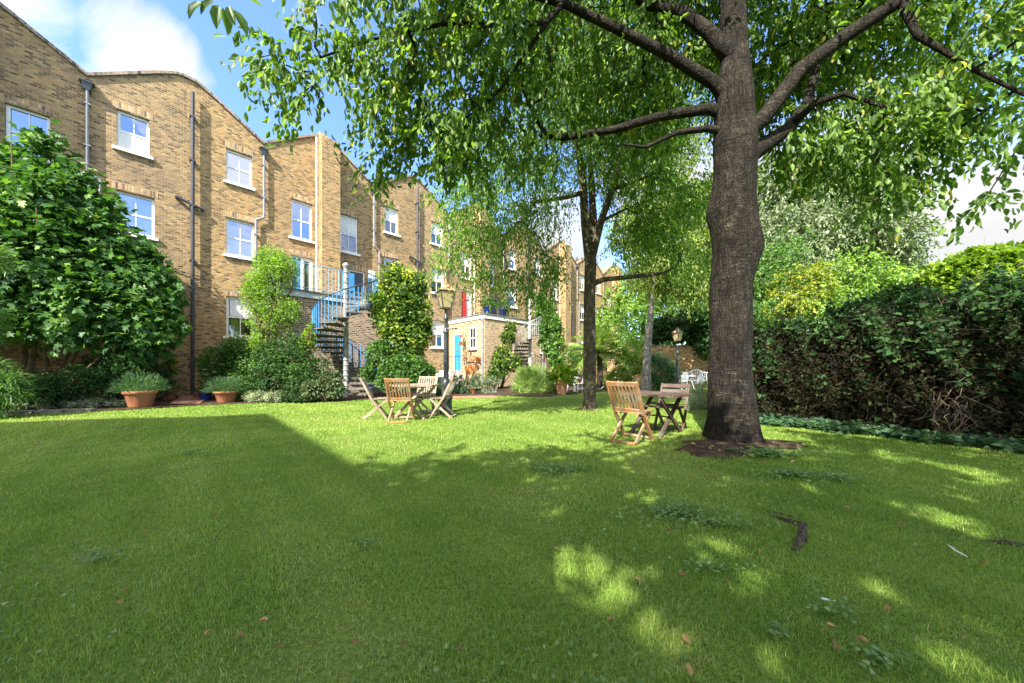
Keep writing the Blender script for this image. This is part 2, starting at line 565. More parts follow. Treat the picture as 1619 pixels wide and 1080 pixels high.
# foliage
G = dict(
    cherry=[(0, (.026, .060, .011)), (.45, (.060, .116, .020)), (.85, (.120, .188, .034)), (.99, (.14, .22, .035)), (1, (.22, .22, .04))],
    second=[(0, (.028, .066, .011)), (.5, (.058, .120, .018)), (.9, (.12, .205, .033)), (1, (.22, .26, .05))],
    fig=[(0, (.014, .042, .012)), (.5, (.028, .075, .02)), (.9, (.06, .125, .025)), (1, (.10, .17, .035))],
    dark=[(0, (.010, .028, .010)), (.55, (.024, .06, .018)), (1, (.06, .12, .03))],
    mid=[(0, (.022, .055, .013)), (.5, (.05, .115, .024)), (1, (.12, .21, .045))],
    lime=[(0, (.06, .12, .012)), (.5, (.14, .24, .025)), (1, (.30, .38, .05))],
    yellow=[(0, (.09, .13, .015)), (.5, (.20, .25, .028)), (1, (.38, .40, .06))],
    jas=[(0, (.045, .095, .014)), (.5, (.10, .18, .028)), (1, (.20, .29, .06))],
    silver=[(0, (.08, .125, .05)), (.5, (.18, .24, .11)), (1, (.36, .42, .26))],
    grey=[(0, (.09, .115, .08)), (.5, (.17, .20, .15)), (1, (.34, .38, .32))],
    ivymix=[(0, (.018, .04, .01)), (.5, (.04, .085, .015)), (.82, (.15, .22, .025)), (1, (.36, .34, .06))],
    brownleaf=[(0, (.010, .009, .005)), (.45, (.024, .018, .010)), (.7, (.02, .032, .010)), (.92, (.03, .05, .014)), (1, (.075, .052, .026))],
    birch=[(0, (.05, .08, .015)), (.5, (.115, .165, .03)), (1, (.22, .26, .07))],
    palm=[(0, (.06, .11, .03)), (.5, (.15, .22, .06)), (1, (.28, .35, .13))],
    blue=[(0, (.018, .045, .022)), (.5, (.035, .08, .038)), (1, (.07, .13, .06))],
    rust=[(0, (.16, .05, .012)), (1, (.34, .13, .02))],
)
for k_, st_ in G.items():
    M['leaf_' + k_] = leafmat('leaf_' + k_, st_, gain=1.45)
M['leaf_fig'] = leafmat('leaf_fig', G['fig'], trans=.28, rough=.5, spec=.25, gain=1.7)
M['leaf_cherry'] = leafmat('leaf_cherry', G['cherry'], trans=.45, gain=1.45)
M['leaf_second'] = leafmat('leaf_second', G['second'], trans=.48, gain=1.95, tcol=(1.9, 1.9, .6))
M['leaf_lime'] = leafmat('leaf_lime', G['lime'], gain=1.0)
M['leaf_yellow'] = leafmat('leaf_yellow', G['yellow'], gain=1.0)
M['leaf_birch'] = leafmat('leaf_birch', G['birch'], trans=.42, gain=1.4)
M['leaf_lawnweed'] = leafmat('leaf_lawnweed', [(0, (.07, .14, .03)), (.6, (.12, .21, .05)), (1, (.22, .30, .12))], trans=.25)
M['leaf_dark'] = leafmat('leaf_dark', G['dark'], trans=.25, rough=.6, spec=.15, gain=1.35)
M['leaf_brownleaf'] = leafmat('leaf_brown', G['brownleaf'], trans=.2, rough=.8, spec=.1, tcol=(1.3, 1.2, .8))
M['leaf_silver'] = leafmat('leaf_silver', G['silver'], trans=.3, gain=.95, rough=.6, spec=.2, tcol=(1.2, 1.2, .8))
M['petal_red'] = plain('red_petals', (.62, .05, .09), .6, .2, bump=0)
M['petal_white'] = plain('white_petals', (.75, .72, .68), .6, .2, bump=0)
M['petal_orange'] = plain('orange_petals', (.75, .20, .03), .6, .2, bump=0)
M['fallen'] = leafmat('fallen_leaf', [(0, (.13, .065, .028)), (.5, (.29, .15, .055)), (1, (.50, .31, .13))], trans=.15, rough=.6, tcol=(1.2, 1.1, .8))


# ------------------------------------------------------------------ world, sun, camera
SUN_AZ, SUN_EL = math.radians(24), math.radians(43)
TRAVEL = Vector((math.sin(SUN_AZ) * math.cos(SUN_EL), math.cos(SUN_AZ) * math.cos(SUN_EL), -math.sin(SUN_EL)))
W = bpy.data.worlds.new('World')
S.world = W
W.use_nodes = True
nt = W.node_tree
for n_ in list(nt.nodes):
    nt.nodes.remove(n_)
wout = nt.nodes.new('ShaderNodeOutputWorld')
sky = nt.nodes.new('ShaderNodeTexSky')
sky.sky_type = 'NISHITA'
sky.sun_disc = False
sky.sun_elevation = SUN_EL
sky.sun_rotation = math.atan2(-TRAVEL.x, -TRAVEL.y)
sky.air_density = 1.0
sky.dust_density = .4
sky.ozone_density = 2.5
bg = nt.nodes.new('ShaderNodeBackground')
bg.inputs[1].default_value = .15
hs = nt.nodes.new('ShaderNodeHueSaturation')
hs.inputs['Saturation'].default_value = 1.15
hs.inputs['Hue'].default_value = .512
hs.inputs['Value'].default_value = .84
nt.links.new(sky.outputs[0], hs.inputs['Color'])
nt.links.new(hs.outputs[0], bg.inputs[0])
tcw = nt.nodes.new('ShaderNodeTexCoord')
nrmw = nd(nt, 'VectorMath', operation='NORMALIZE')
nt.links.new(tcw.outputs['Generated'], nrmw.inputs[0])
cn = nd(nt, 'TexNoise', i_Scale=4.6, i_Detail=9.0, i_Roughness=.58, i_Distortion=.4)
nt.links.new(nrmw.outputs[0], cn.inputs['Vector'])


def cloud_blob(px, py, ang, k, v=None):
    v = v or Vector(((px - CX) / F, 1, (HY - py) / F)).normalized()
    dt = nd(nt, 'VectorMath', operation='DOT_PRODUCT')
    nt.links.new(nrmw.outputs[0], dt.inputs[0])
    dt.inputs[1].default_value = v
    c0 = math.cos(math.radians(ang))
    mr = nd(nt, 'MapRange')
    mr.inputs['From Min'].default_value = c0
    mr.inputs['From Max'].default_value = 1.0
    mr.inputs['To Min'].default_value = 0
    mr.inputs['To Max'].default_value = k
    nt.links.new(dt.outputs['Value'], mr.inputs['Value'])
    return mr.outputs[0]


acc = None
for b_ in [(228, 88, 6.5, .40), (45, -5, 6, .30), (480, 30, 9, .14), (1580, 340, 9.5, .46), (1660, 320, 10, .42), (1240, 330, 16, .5),
           (1080, 300, 14, .45), (880, 420, 12, .4), (0, 0, 62, .60, Vector((-.55, -.75, .6)).normalized()), (0, 0, 40, .22, Vector((.8, -.5, .5)).normalized()), (0, 0, 55, .6, Vector((-.1, -.45, 1)).normalized())]:  # last blobs: unseen clouds added behind the camera for fill and window reflections
    o_ = cloud_blob(*b_)
    if acc is None:
        acc = o_
    else:
        ad = nd(nt, 'Math', operation='MAXIMUM')
        nt.links.new(acc, ad.inputs[0])
        nt.links.new(o_, ad.inputs[1])
        acc = ad.outputs[0]
ad = nd(nt, 'Math', operation='ADD')
nt.links.new(acc, ad.inputs[0])
nt.links.new(cn.outputs['Fac'], ad.inputs[1])
cm = ramp(nt, ad.outputs[0], [(.64, (0, 0, 0)), (.78, (.7, .7, .7)), (.95, (1, 1, 1))])
cn2 = nd(nt, 'TexNoise', i_Scale=5.0, i_Detail=5.0)
nt.links.new(nrmw.outputs[0], cn2.inputs['Vector'])
cc = ramp(nt, cn2.outputs['Fac'], [(.35, (.74, .74, .80)), (.62, (1.0, .99, .97))])
bgc = nt.nodes.new('ShaderNodeBackground')
nt.links.new(cc.outputs[0], bgc.inputs[0])
cdir = nd(nt, 'VectorMath', operation='DOT_PRODUCT')
nt.links.new(nrmw.outputs[0], cdir.inputs[0])
cdir.inputs[1].default_value = (-.15, -.40, 0)
cadd = nd(nt, 'Math', operation='ADD')
nt.links.new(cdir.outputs['Value'], cadd.inputs[0])
cadd.inputs[1].default_value = .5
# cloud brightness by direction: dimmer ahead, boosted behind the camera as added fill light
cst = ramp(nt, cadd.outputs[0], [(.155, (.23,) * 3), (.375, (.28,) * 3), (.55, (.55,) * 3), (.85, (.80,) * 3)])
nt.links.new(cst.outputs[0], bgc.inputs[1])
mxw = nt.nodes.new('ShaderNodeMixShader')
nt.links.new(cm.outputs[0], mxw.inputs[0])
nt.links.new(bg.outputs[0], mxw.inputs[1])
nt.links.new(bgc.outputs[0], mxw.inputs[2])
nt.links.new(mxw.outputs[0], wout.inputs[0])

sl = bpy.data.lights.new('sun', 'SUN')
sl.energy = 3.5
sl.angle = math.radians(.5)
sl.color = (1.0, .94, .84)
so = bpy.data.objects.new('sun', sl)
COL.objects.link(so)
so.rotation_euler = TRAVEL.to_track_quat('-Z', 'Y').to_euler()

cam = bpy.data.cameras.new('camera')
cam.sensor_width = 36
cam.lens = F * 36 / 1619
cam.shift_y = (HY - 540) / 1619
cam.clip_start = .05
cam.clip_end = 2000
co_ = bpy.data.objects.new('camera', cam)
COL.objects.link(co_)
co_.location = (0, 0, H)
co_.rotation_euler = (PI / 2, 0, 0)
S.camera = co_
S.view_settings.view_transform = 'Standard'
S.view_settings.look = 'None'
S.view_settings.exposure = 2.2
S.view_settings.gamma = 1
S.cycles.max_bounces = 7
S.cycles.diffuse_bounces = 4
S.cycles.transmission_bounces = 4
S.cycles.transparent_max_bounces = 4
S.cycles.sample_clamp_indirect = 6

# ------------------------------------------------------------------ ground
m, nt, out = newmat('lawn_turf')
p = nd(nt, 'BsdfPrincipled', i_Roughness=.9)
p.inputs['Specular IOR Level'].default_value = .1
tc = nd(nt, 'TexCoord')
n1 = nd(nt, 'TexNoise', i_Scale=.9, i_Detail=8.0, i_Roughness=.6)
n2 = nd(nt, 'TexNoise', i_Scale=45.0, i_Detail=6.0, i_Roughness=.7)
nt.links.new(tc.outputs['Object'], n1.inputs['Vector'])
nt.links.new(tc.outputs['Object'], n2.inputs['Vector'])
r1 = ramp(nt, n1.outputs['Fac'], [(.35, (.11, .19, .026)), (.62, (.19, .265, .05)), (.78, (.32, .30, .13))])
r2 = ramp(nt, n2.outputs['Fac'], [(.3, (.35, .35, .35)), (.7, (1.2, 1.2, 1.2))])
c = mixc(nt, 1.0, r1.outputs[0], r2.outputs[0], 'MULTIPLY')
nt.links.new(c, p.inputs['Base Color'])
b = nd(nt, 'Bump', i_Strength=.6, i_Distance=.03)
nt.links.new(n2.outputs['Fac'], b.inputs['Height'])
nt.links.new(b.outputs[0], p.inputs['Normal'])
nt.links.new(p.outputs[0], out.inputs[0])
M['lawn'] = m


def sheet(name, x0, x1, y0, y1, step, mat, z=0.0):
    xs = np.arange(x0, x1 + .001, step)
    ys = np.arange(y0, y1 + .001, step)
    X, Y = np.meshgrid(xs, ys)
    Z = gz(X, Y) + z
    V = np.stack([X, Y, Z], -1).reshape(-1, 3)
    nx, ny = len(xs), len(ys)
    i, j = np.meshgrid(np.arange(nx - 1), np.arange(ny - 1))
    a = (j * nx + i).ravel()
    ff = np.stack([a, a + 1, a + nx + 1, a + nx], -1)
    return np_mesh(name, V, ff.ravel(), np.arange(len(a)) * 4, mat, smooth=True)


structure(sheet('lawn', -20, 24, -8, 34, .2, M['lawn']))
mb = MB()
mb.quad((-900, -900, -.06), (900, -900, -.06), (900, 900, -.06), (-900, 900, -.06))
structure(mb.build('ground', M['lawn']))

# planting bed along the terrace (soil), brick path, kerb
edge = [gnd(-260, 668), gnd(-60, 659), gnd(60, 655), gnd(150, 651.5), gnd(300, 642), gnd(430, 637.5), gnd(545, 634.5), gnd(620, 631),
        gnd(700, 627), gnd(790, 626), gnd(870, 628), gnd(920, 621), gnd(1000, 615.5), gnd(1060, 613)]
m_, nt, out = newmat('bed_soil')
mb = MB()
n_e = len(edge)
for i in range(n_e - 1):
    a, b = edge[i], edge[i + 1]
    a2, b2 = a - N * 14, b - N * 14
    za = lambda q: (q.x, q.y, .02 + .0)
    mb.quad(za(a), za(b), (b2.x, b2.y, .06), (a2.x, a2.y, .06))
structure(mb.build('planting_bed', M['soil']))
mb = MB()
q0, q1 = gnd(268, 641), gnd(316, 640)
b0, b1 = fac(-.15, .05), fac(.75, .05)
mb.quad((q0.x, q0.y, .045), (q1.x, q1.y, .045), (b1.x, b1.y, .07), (b0.x, b0.y, .07))
structure(mb.build('path', M['pave']))
q0, q1 = gnd(700, 631), gnd(790, 629)
mb = MB()
e_ = [(q0.x, q0.y), (q1.x, q1.y), (q1.x - .3, q1.y + .8), (q0.x - .2, q0.y + .8)]
mb.add([(x, y, .03) for x, y in e_] + [(x, y, .0) for x, y in e_], [(0, 1, 2, 3), (0, 4, 5, 1), (1, 5, 6, 2), (3, 2, 6, 7), (0, 3, 7, 4)])
structure(mb.build('path', M['pave']))
mb = MB()
for i in range(0, 3):
    a, b = edge[i], edge[i + 1]
    n_ = max(2, int((b - a).length / .55))
    for k in range(n_):
        p_, q_ = a.lerp(b, k / n_), a.lerp(b, (k + .96) / n_)
        mb.bar((p_.x, p_.y, .035 + .01 * random.random()), (q_.x, q_.y, .035 + .01 * random.random()), .2, .12)
structure(mb.build('kerb', M['kerb']))

# ------------------------------------------------------------------ terrace
# local s runs from the party wall with the long pipe (0) to the party wall with the brick pier (4.8)
WID = 4.8
OPEN = [  # s0, s1, z0, z1, kind
    (1.15, 2.0, 8.90, 10.27, 'window'),
    (1.15, 2.08, 5.85, 7.40, 'window'),
    (1.15, 2.08, 2.45, 4.12, 'window'),
    (3.42, 4.28, 7.22, 9.00, 'window'),
    (3.42, 4.30, 4.15, 6.38, 'door'),
]
OPEN_M = [(.97, 1.77, 8.75, 10.2, 'window'), (.9, 1.8, 5.85, 7.35, 'window'), (.9, 1.8, 2.45, 4.12, 'window'), (3.2, 4.06, 7.12, 9.00, 'window'), (2.85, 3.65, 4.15, 6.24, 'door')]
OPEN_M0 = [(.99, 1.77, 8.92, 10.28, 'window'), (.86, 1.81, 5.95, 7.43, 'window'), (.9, 1.8, 2.45, 4.12, 'window'), (3.15, 3.97, 7.68, 9.25, 'window'), (2.85, 3.65, 4.15, 6.24, 'door')]
ZV, ZP = 11.0, 12.45


def make_window(parent, x0, x1, z0, z1, style=0):
    """sash window: frame (thing's part) with pane and sill sub-parts; local y goes into the house"""
    mb = MB()
    y0, y1 = .10, .18
    t = .078
    mb.box((x0, y0, z0), (x0 + t, y1, z1))
    mb.box((x1 - t, y0, z0), (x1, y1, z1))
    mb.box((x0 + t, y0, z1 - t), (x1 - t, y1, z1))
    mb.box((x0 + t, y0, z0), (x1 - t, y1, z0 + .09))
    zm = (z0 + z1) / 2
    mb.box((x0 + t, y0 + .015, zm - .03), (x1 - t, y1 - .003, zm + .03))
    xm = (x0 + x1) / 2
    mb.box((xm - .014, y0 + .022, z0 + .09), (xm + .014, y1 - .008, zm - .03))
    mb.box((xm - .014, y0 + .022, zm + .03), (xm + .014, y1 - .008, z1 - t))
    fr = mb.build('window', M['white'], parent)
    mb = MB()
    tilt = random.uniform(-.012, .012)
    mb.quad((x0 + t, .155 + tilt, z0 + .09), (x1 - t, .155 - tilt, z0 + .09), (x1 - t, .155 - tilt, zm), (x0 + t, .155 + tilt, zm))
    mb.quad((x0 + t, .147 - tilt, zm), (x1 - t, .147 + tilt, zm), (x1 - t, .147 + tilt, z1 - t), (x0 + t, .147 - tilt, z1 - t))
    mb.build('pane', M['glass'] if style != 2 else M['dark_glass'], fr)
    if style in (1, 2):
        mb = MB()
        n = 22
        zb = z0 + .1 if style == 1 else zm + .05
        zt = zm - .03 if style == 1 else z1 - t
        xa, xb = x0 + t, x1 - t
        for k in range(n):
            xa_, xb_ = xa + (xb - xa) * k / n, xa + (xb - xa) * (k + 1) / n
            ya, yb = .134 + .006 * math.sin(k * 1.9), .134 + .006 * math.sin((k + 1) * 1.9)
            mb.quad((xa_, ya, zb), (xb_, yb, zb), (xb_, yb, zt), (xa_, ya, zt))
        mb.build('curtain', M['curtain'], fr)
    mb = MB()
    mb.box((x0 - .1, -.09, z0 - .1), (x1 + .1, .10, z0 - .002))
    mb.build('sill', M['white'], fr)
    return fr


def make_arch(x0, x1, z1, mb):
    n = 10
    for k in range(n):
        a, b = x0 - .09 + (x1 - x0 + .18) * k / n, x0 - .09 + (x1 - x0 + .18) * (k + 1) / n
        za = z1 + .035 * (1 - ((2 * (k) / n) - 1) ** 2)
        zb = z1 + .035 * (1 - ((2 * (k + 1) / n) - 1) ** 2)
        mb.add([(a, -.006, z1 - .02 if False else za), (b, -.006, zb), (b, -.006, zb + .24), (a, -.006, za + .24),
                (a, .03, za), (b, .03, zb), (b, .03, zb + .24), (a, .03, za + .24)],
               [(0, 1, 2, 3), (3, 2, 6, 7), (0, 4, 5, 1)] + ([(0, 3, 7, 4)] if k == 0 else []) + ([(1, 5, 6, 2)] if k == n - 1 else []))


def make_house(u0, mirror, label, pier_side, idx):
    """one house of the terrace: front profile with openings, parapet, roof, windows, pipes"""
    h = thing('terraced_house', label, 'house', fac(u0), ROT, 'terraced brick houses')
    ops = []
    for (a, b, z0, z1, k) in (OPEN if not mirror else OPEN_M0 if idx == 0 else OPEN_M):
        if mirror:
            a, b = WID - b, WID - a
        ops.append((a, b, z0, z1, k))
    xs = sorted(set([0, WID / 2, WID] + [v for o in ops for v in o[:2]]))
    zs = sorted(set([-.3, 10.6] + [v for o in ops for v in o[2:4]]))
    mb = MB()
    for i in range(len(xs) - 1):
        for j in range(len(zs) - 1):
            xm, zm = (xs[i] + xs[i + 1]) / 2, (zs[j] + zs[j + 1]) / 2
            if any(o[0] < xm < o[1] and o[2] < zm < o[3] for o in ops):
                continue
            mb.quad((xs[i], 0, zs[j]), (xs[i + 1], 0, zs[j]), (xs[i + 1], 0, zs[j + 1]), (xs[i], 0, zs[j + 1]))
    for (a, b, z0, z1, k) in ops:
        d = .3
        mb.quad((a, 0, z0), (a, 0, z1), (a, d, z1), (a, d, z0))
        mb.quad((b, 0, z0), (b, d, z0), (b, d, z1), (b, 0, z1))
        mb.quad((a, 0, z1), (b, 0, z1), (b, d, z1), (a, d, z1))
        mb.quad((a, 0, z0), (a, d, z0), (b, d, z0), (b, 0, z0))
        mb.quad((a, d, z0), (b, d, z0), (b, d, z1), (a, d, z1))
    # gable-shaped parapet: high at the party walls, low at the hopper
    prof = [(0, ZP - .02), (.30, ZP - .06), (.8, ZP - .36), (WID / 2, ZV), (WID - .8, ZP - .36), (WID - .30, ZP - .06), (WID, ZP - .02)]
    for (xa, za), (xb, zb) in zip(prof[:-1], prof[1:]):
        mb.quad((xa, 0, 10.6), (xb, 0, 10.6), (xb, 0, zb), (xa, 0, za))
        mb.quad((xa, 0, za), (xb, 0, zb), (xb, .34, zb), (xa, .34, za))
        mb.quad((xa, .34, za), (xb, .34, zb), (xb, .34, zb - .9), (xa, .34, za - .9))
    mb.quad((0, 0, -.3), (0, 0, ZP), (0, 9, ZP), (0, 9, -.3))
    mb.quad((WID, 0, -.3), (WID, 9, -.3), (WID, 9, ZP), (WID, 0, ZP))
    mb.quad((0, 9, -.3), (0, 9, ZP), (WID, 9, ZP), (WID, 9, -.3))
    bk_ = [M['brick_a'], M['brick_b'], M['brick_c']][idx % 3]
    mb.build('wall', bk_, h)
    mb = MB()
    mb.quad((0.01, .36, ZP - .45), (WID / 2, .36, ZV - .5), (WID / 2, 8.98, ZV - .5), (.01, 8.98, ZP - .45))
    mb.quad((WID / 2, .36, ZV - .5), (WID - .01, .36, ZP - .45), (WID - .01, 8.98, ZP - .45), (WID / 2, 8.98, ZV - .5))
    mb.build('roof', M['roof'], h)
    mb = MB()
    for (xa, za), (xb, zb) in zip(prof[:-1], prof[1:]):
        L_ = math.hypot(xb - xa, zb - za)
        n_ = max(1, int(L_ / .115))
        for k in range(n_):
            t0, t1 = k / n_, (k + .92) / n_
            jz = random.uniform(-.006, .010)
            mb.bar((xa + (xb - xa) * t0, .15, za + (zb - za) * t0 + .055 + jz), (xa + (xb - xa) * t1, .15, za + (zb - za) * t1 + .055 + jz), .40, .11, up=(0, 0, 1))
    # tile creasing course under the brick on edge
    for (xa, za), (xb, zb) in zip(prof[:-1], prof[1:]):
        mb.bar((xa, .15, za + .012), (xb, .15, zb + .012), .44, .022)
    mb.build('parapet_coping', M['coping'], h)
    for (a, b, z0, z1, k) in ops:
        mb = MB()
        make_arch(a, b, z1, mb)
        mb.build('brick_arch', M['arch'], h)
    for n_, (a, b, z0, z1, k) in enumerate(ops):
        if k == 'window':
            st = 0
            if idx == 0 and n_ == 0:
                st = 1
            elif idx >= 2 and n_ in (0, 3):
                st = 2
            elif idx >= 3 or (idx == 1 and n_ == 2):
                st = 2
            make_window(h, a, b, z0, z1, st)
        else:
            make_door(h, a, b, z0, z1, idx)
    # hopper and downpipe in the valley, stepping sideways half way down
    mb = MB()
    xc = WID / 2
    mb.add([(xc - .13, -.22, ZV - .28), (xc + .13, -.22, ZV - .28), (xc + .13, -.004, ZV - .28), (xc - .13, -.004, ZV - .28),
            (xc - .07, -.17, ZV - .52), (xc + .07, -.17, ZV - .52), (xc + .07, -.03, ZV - .52), (xc - .07, -.03, ZV - .52)],
           [(3, 2, 1, 0), (0, 1, 5, 4), (1, 2, 6, 5), (2, 3, 7, 6), (3, 0, 4, 7), (4, 5, 6, 7)])
    mb.box((xc - .16, -.24, ZV - .29), (xc + .16, -.002, ZV - .25))
    hp = mb.build('rainwater_hopper', M['pipe'], h)
    mb = MB()
    sgn = 1 if not mirror else -1
    off = -.28 * sgn
    zk = 7.55
    mb.tube([(xc, -.11, ZV - .5), (xc, -.11, zk + .28), (xc, -.11, zk + .2), (xc + off, -.11, zk), (xc + off, -.11, zk - .1), (xc + off, -.11, .1)],
            .042, 10)
    for z in (10, 8.6, 6.9, 5.2, 3.5, 1.8):
        x = xc if z > zk else xc + off
        mb.box((x - .075, -.16, z), (x + .075, -.003, z + .045))
    mb.build('downpipe', M['pipe_grey'], h, smooth=False)
    return h, ops


def make_door(h, a, b, z0, z1, idx):
    mb = MB()
    t = .06
    mb.box((a, .06, z0), (a + t, .16, z1))
    mb.box((b - t, .06, z0), (b, .16, z1))
    mb.box((a + t, .06, z1 - t), (b - t, .16, z1))
    if idx == 1:
        mb.box(((a + b) / 2 - .03, .06, z0), ((a + b) / 2 + .03, .16, z1 - t))
    fr = mb.build('door_frame', M['white'], h)
    mb = MB()
    x0, x1, y = a + t, b - t, .12
    if idx == 1:      # blue shutter leaf and a white glazed leaf
        xm = (a + b) / 2
        mb.box((x0, .09, z0), (xm - .03, .13, z1 - t))
        for k in range(3):
            mb.box((x0 + .06, .075, z0 + .15 + k * .72), (xm - .09, .0895, z0 + .72 + k * .72))
        mb.build('door', M['blue'], fr)
        mb = MB()
        for xa, xb in ((xm + .03, xm + .1), (x1 - .07, x1)):
            mb.box((xa, .08, z0), (xb, .13, z1 - t))
        for za, zb in ((z0, z0 + .1), (z0 + .52, z0 + .68), (z1 - t - .1, z1 - t)):
            mb.box((xm + .1, .08, za), (x1 - .07, .13, zb))
        mb.build('glazed_door', M['white'], fr)
        mb = MB()
        mb.quad((xm + .1, .11, z0 + .68), (x1 - .07, .11, z0 + .68), (x1 - .07, .11, z1 - t - .1), (xm + .1, .11, z1 - t - .1))
        mb.box((xm + .1, .10, z0 + .1), (x1 - .07, .115, z0 + .52))
        mb.build('pane', M['dark_glass'], fr)
    elif idx == 3:
        mb.box((x0, .1, z0), (x1, .14, z1 - t))
        mb.build('door', M['white'], fr)
        mb = MB()
        n = 14
        xe = x0 + (x1 - x0) * .55
        for k in range(n):
            xa, xb = x0 + (xe - x0) * k / n, x0 + (xe - x0) * (k + 1) / n
            ya, yb = .07 + .012 * math.sin(k * 1.7), .07 + .012 * math.sin(k * 1.7 + 1.7)
            mb.quad((xa, ya, z0 + .1), (xb, yb, z0 + .1), (xb, yb, z1 - .1), (xa, ya, z1 - .1))
        mb.build('curtain', M['red_door'], fr)
    else:
        mb.box((x0, .1, z0), (x1, .14, z1 - t))
        for k, (za, zb) in enumerate(((.15, .75), (.9, 1.5), (1.6, 2.1))):
            for xa, xb in ((x0 + .08, (x0 + x1) / 2 - .04), ((x0 + x1) / 2 + .04, x1 - .08)):
                mb.box((xa, .088, z0 + za), (xb, .0995, z0 + zb))
        mb.build('door', M['pipe'], fr)


HL = ['brick house at the far left, half in shade, with white curtains in one top window',
      'brick house with the tall dark pipe up its left edge and the blue balcony door',
      'brick house behind the blue spiral stair with a shaded wall and dark balcony door',
      'brick house behind the lamp post with a red curtain at its balcony door',
      'brick house with its vine hung spiral stair, seen through the hanging tree foliage',
      'brick house just left of the thin tree trunk, mostly hidden by leaves',
      'brick house just right of the thin tree trunk behind the palm',
      'last brick house at the far right end of the terrace']
for i in range(8):
    u0 = -4.8 + 4.8 * i
    mirror = (i % 2 == 0)       # house A is mirrored: pipe side on its right
    h, ops = make_house(u0, mirror, HL[i], None, i)
    if i % 2 == 1:              # tall soil pipe stands at the shared pipe party wall
        mb = MB()
        mb.tube([(.15, -.15, 11.9), (.15, -.15, .1)], .062, 10)
        for z in (10.9, 9.2, 7.45, 5.3, 3.2, 1.3):
            mb.box((.06, -.215, z), (.24, -.003, z + .06))
        mb.tube([(-.28, -.13, 7.66), (.15, -.15, 7.5), (.45, -.13, 7.42)], .052, 8)
        mb.tube([(-.3, -.01, 7.66), (-.28, -.16, 7.66)], .05, 8)
        mb.tube([(.44, -.01, 7.42), (.45, -.16, 7.42)], .05, 8)
        mb.tube([(-.2, -.10, 10.95), (.15, -.1, 10.75)], .014, 6)
        mb.tube([(-.35, -.06, 4.9), (.55, -.06, 4.7)], .018, 6)
        mb.build('soil_pipe', M['pipe'], h)
        # pier on the other party wall
        mb = MB()
        mb.box((WID - .28, -.72, -.3), (WID + .52, -.003, 12.1))
        mb.add([(WID - .28, -.72, 12.1), (WID + .52, -.72, 12.1), (WID + .52, -.003, 12.1), (WID - .28, -.003, 12.1),
                (WID - .28, -.3, 12.5), (WID + .52, -.3, 12.3), (WID + .52, -.003, 12.35), (WID - .28, -.003, 12.55)],
               [(0, 1, 5, 4), (1, 2, 6, 5), (4, 5, 6, 7), (3, 0, 4, 7)])
        mb.build('brick_pier', [M['brick_a'], M['brick_b'], M['brick_c']][i % 3], h)
        mb = MB()
        mb.tube([(WID - .34, -.08, 12.3), (WID - .34, -.08, .2)], .05, 8)
        mb.build('pale_pipe', M['cream'], h)
# a pier of the next house, just outside the frame, throws the shade on the first one
pr = thing('terraced_house', 'brick house beyond the left edge of the photo with a projecting pier', 'house', fac(-9.6), ROT, 'terraced brick houses')
mb = MB()
mb.box((0, 0, -.3), (WID - .002, 9, 11.3))
mb.build('wall', M['brick'], pr)
mb = MB()
mb.box((WID - .5, -.97, -.3), (WID + .3, -.003, 13.1))
mb.build('brick_pier', M['brick'], pr)

# ------------------------------------------------------------------ rear extensions
DEP = 3.6


def make_extension(u0, u1, zt, label, second):
    e = thing('rear_extension', label, 'extension', fac(u0), ROT, 'rear extensions with roof terraces')
    w = u1 - u0
    mb = MB()
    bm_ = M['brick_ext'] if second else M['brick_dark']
    mb.box((0, -DEP, -.3), (w, -.004, zt - .28))
    mb.build('wall', bm_, e)
    mb = MB()
    mb.box((-.05, -DEP - .06, zt - .278), (w + .05, -.004, zt - .06))
    mb.build('fascia', M['white'] if second else M['fascia'], e)
    mb = MB()
    mb.box((-.09, -DEP - .1, zt - .058), (w + .09, -.004, zt))
    mb.build('deck', M['lead'], e)
    rail_m = M['black'] if second else M['blue_pale']

    def run(a, b, nb):
        mb = MB()
        a, b = Vector(a), Vector(b)
        mb.tube([a + Vector((0, 0, 1.02)), b + Vector((0, 0, 1.02))], .016, 6)
        mb.tube([a + Vector((0, 0, .1)), b + Vector((0, 0, .1))], .012, 6)
        for k in range(nb + 1):
            q = a.lerp(b, k / nb)
            r = .017 if k % 8 == 0 else .008
            mb.tube([q, q + Vector((0, 0, 1.02))], r, 5)
        mb.build('railing', rail_m, e)
    yf = -DEP - .02
    if second:
        run((.05, -.05, zt), (.05, yf, zt), 16)
        run((.05, yf, zt), (2.4, yf, zt), 16)
    else:
        run((.05, -.05, zt), (.05, yf, zt), 26)
        run((.05, yf, zt), (2.15, yf, zt), 17)
    run((3.5 if second else 3.4, yf, zt), (w - .05, yf, zt), 12)
    return e, w


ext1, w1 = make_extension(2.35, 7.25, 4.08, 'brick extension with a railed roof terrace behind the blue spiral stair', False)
ext2, w2 = make_extension(12.05, 16.9, 4.25, 'pale brick extension with a bright blue door and white band below its roof terrace', True)
# first: blue gate panel by the stair, small vent box
mb = MB()
mb.box((2.16, -DEP - .05, 4.08), (2.62, -DEP - .01, 5.06))
mb.build('gate_panel', M['blue'], ext1)
mb = MB()
mb.box((4.55, -.2, 5.95), (4.85, -.006, 6.35))
mb.build('vent_box', M['white'], ext1)
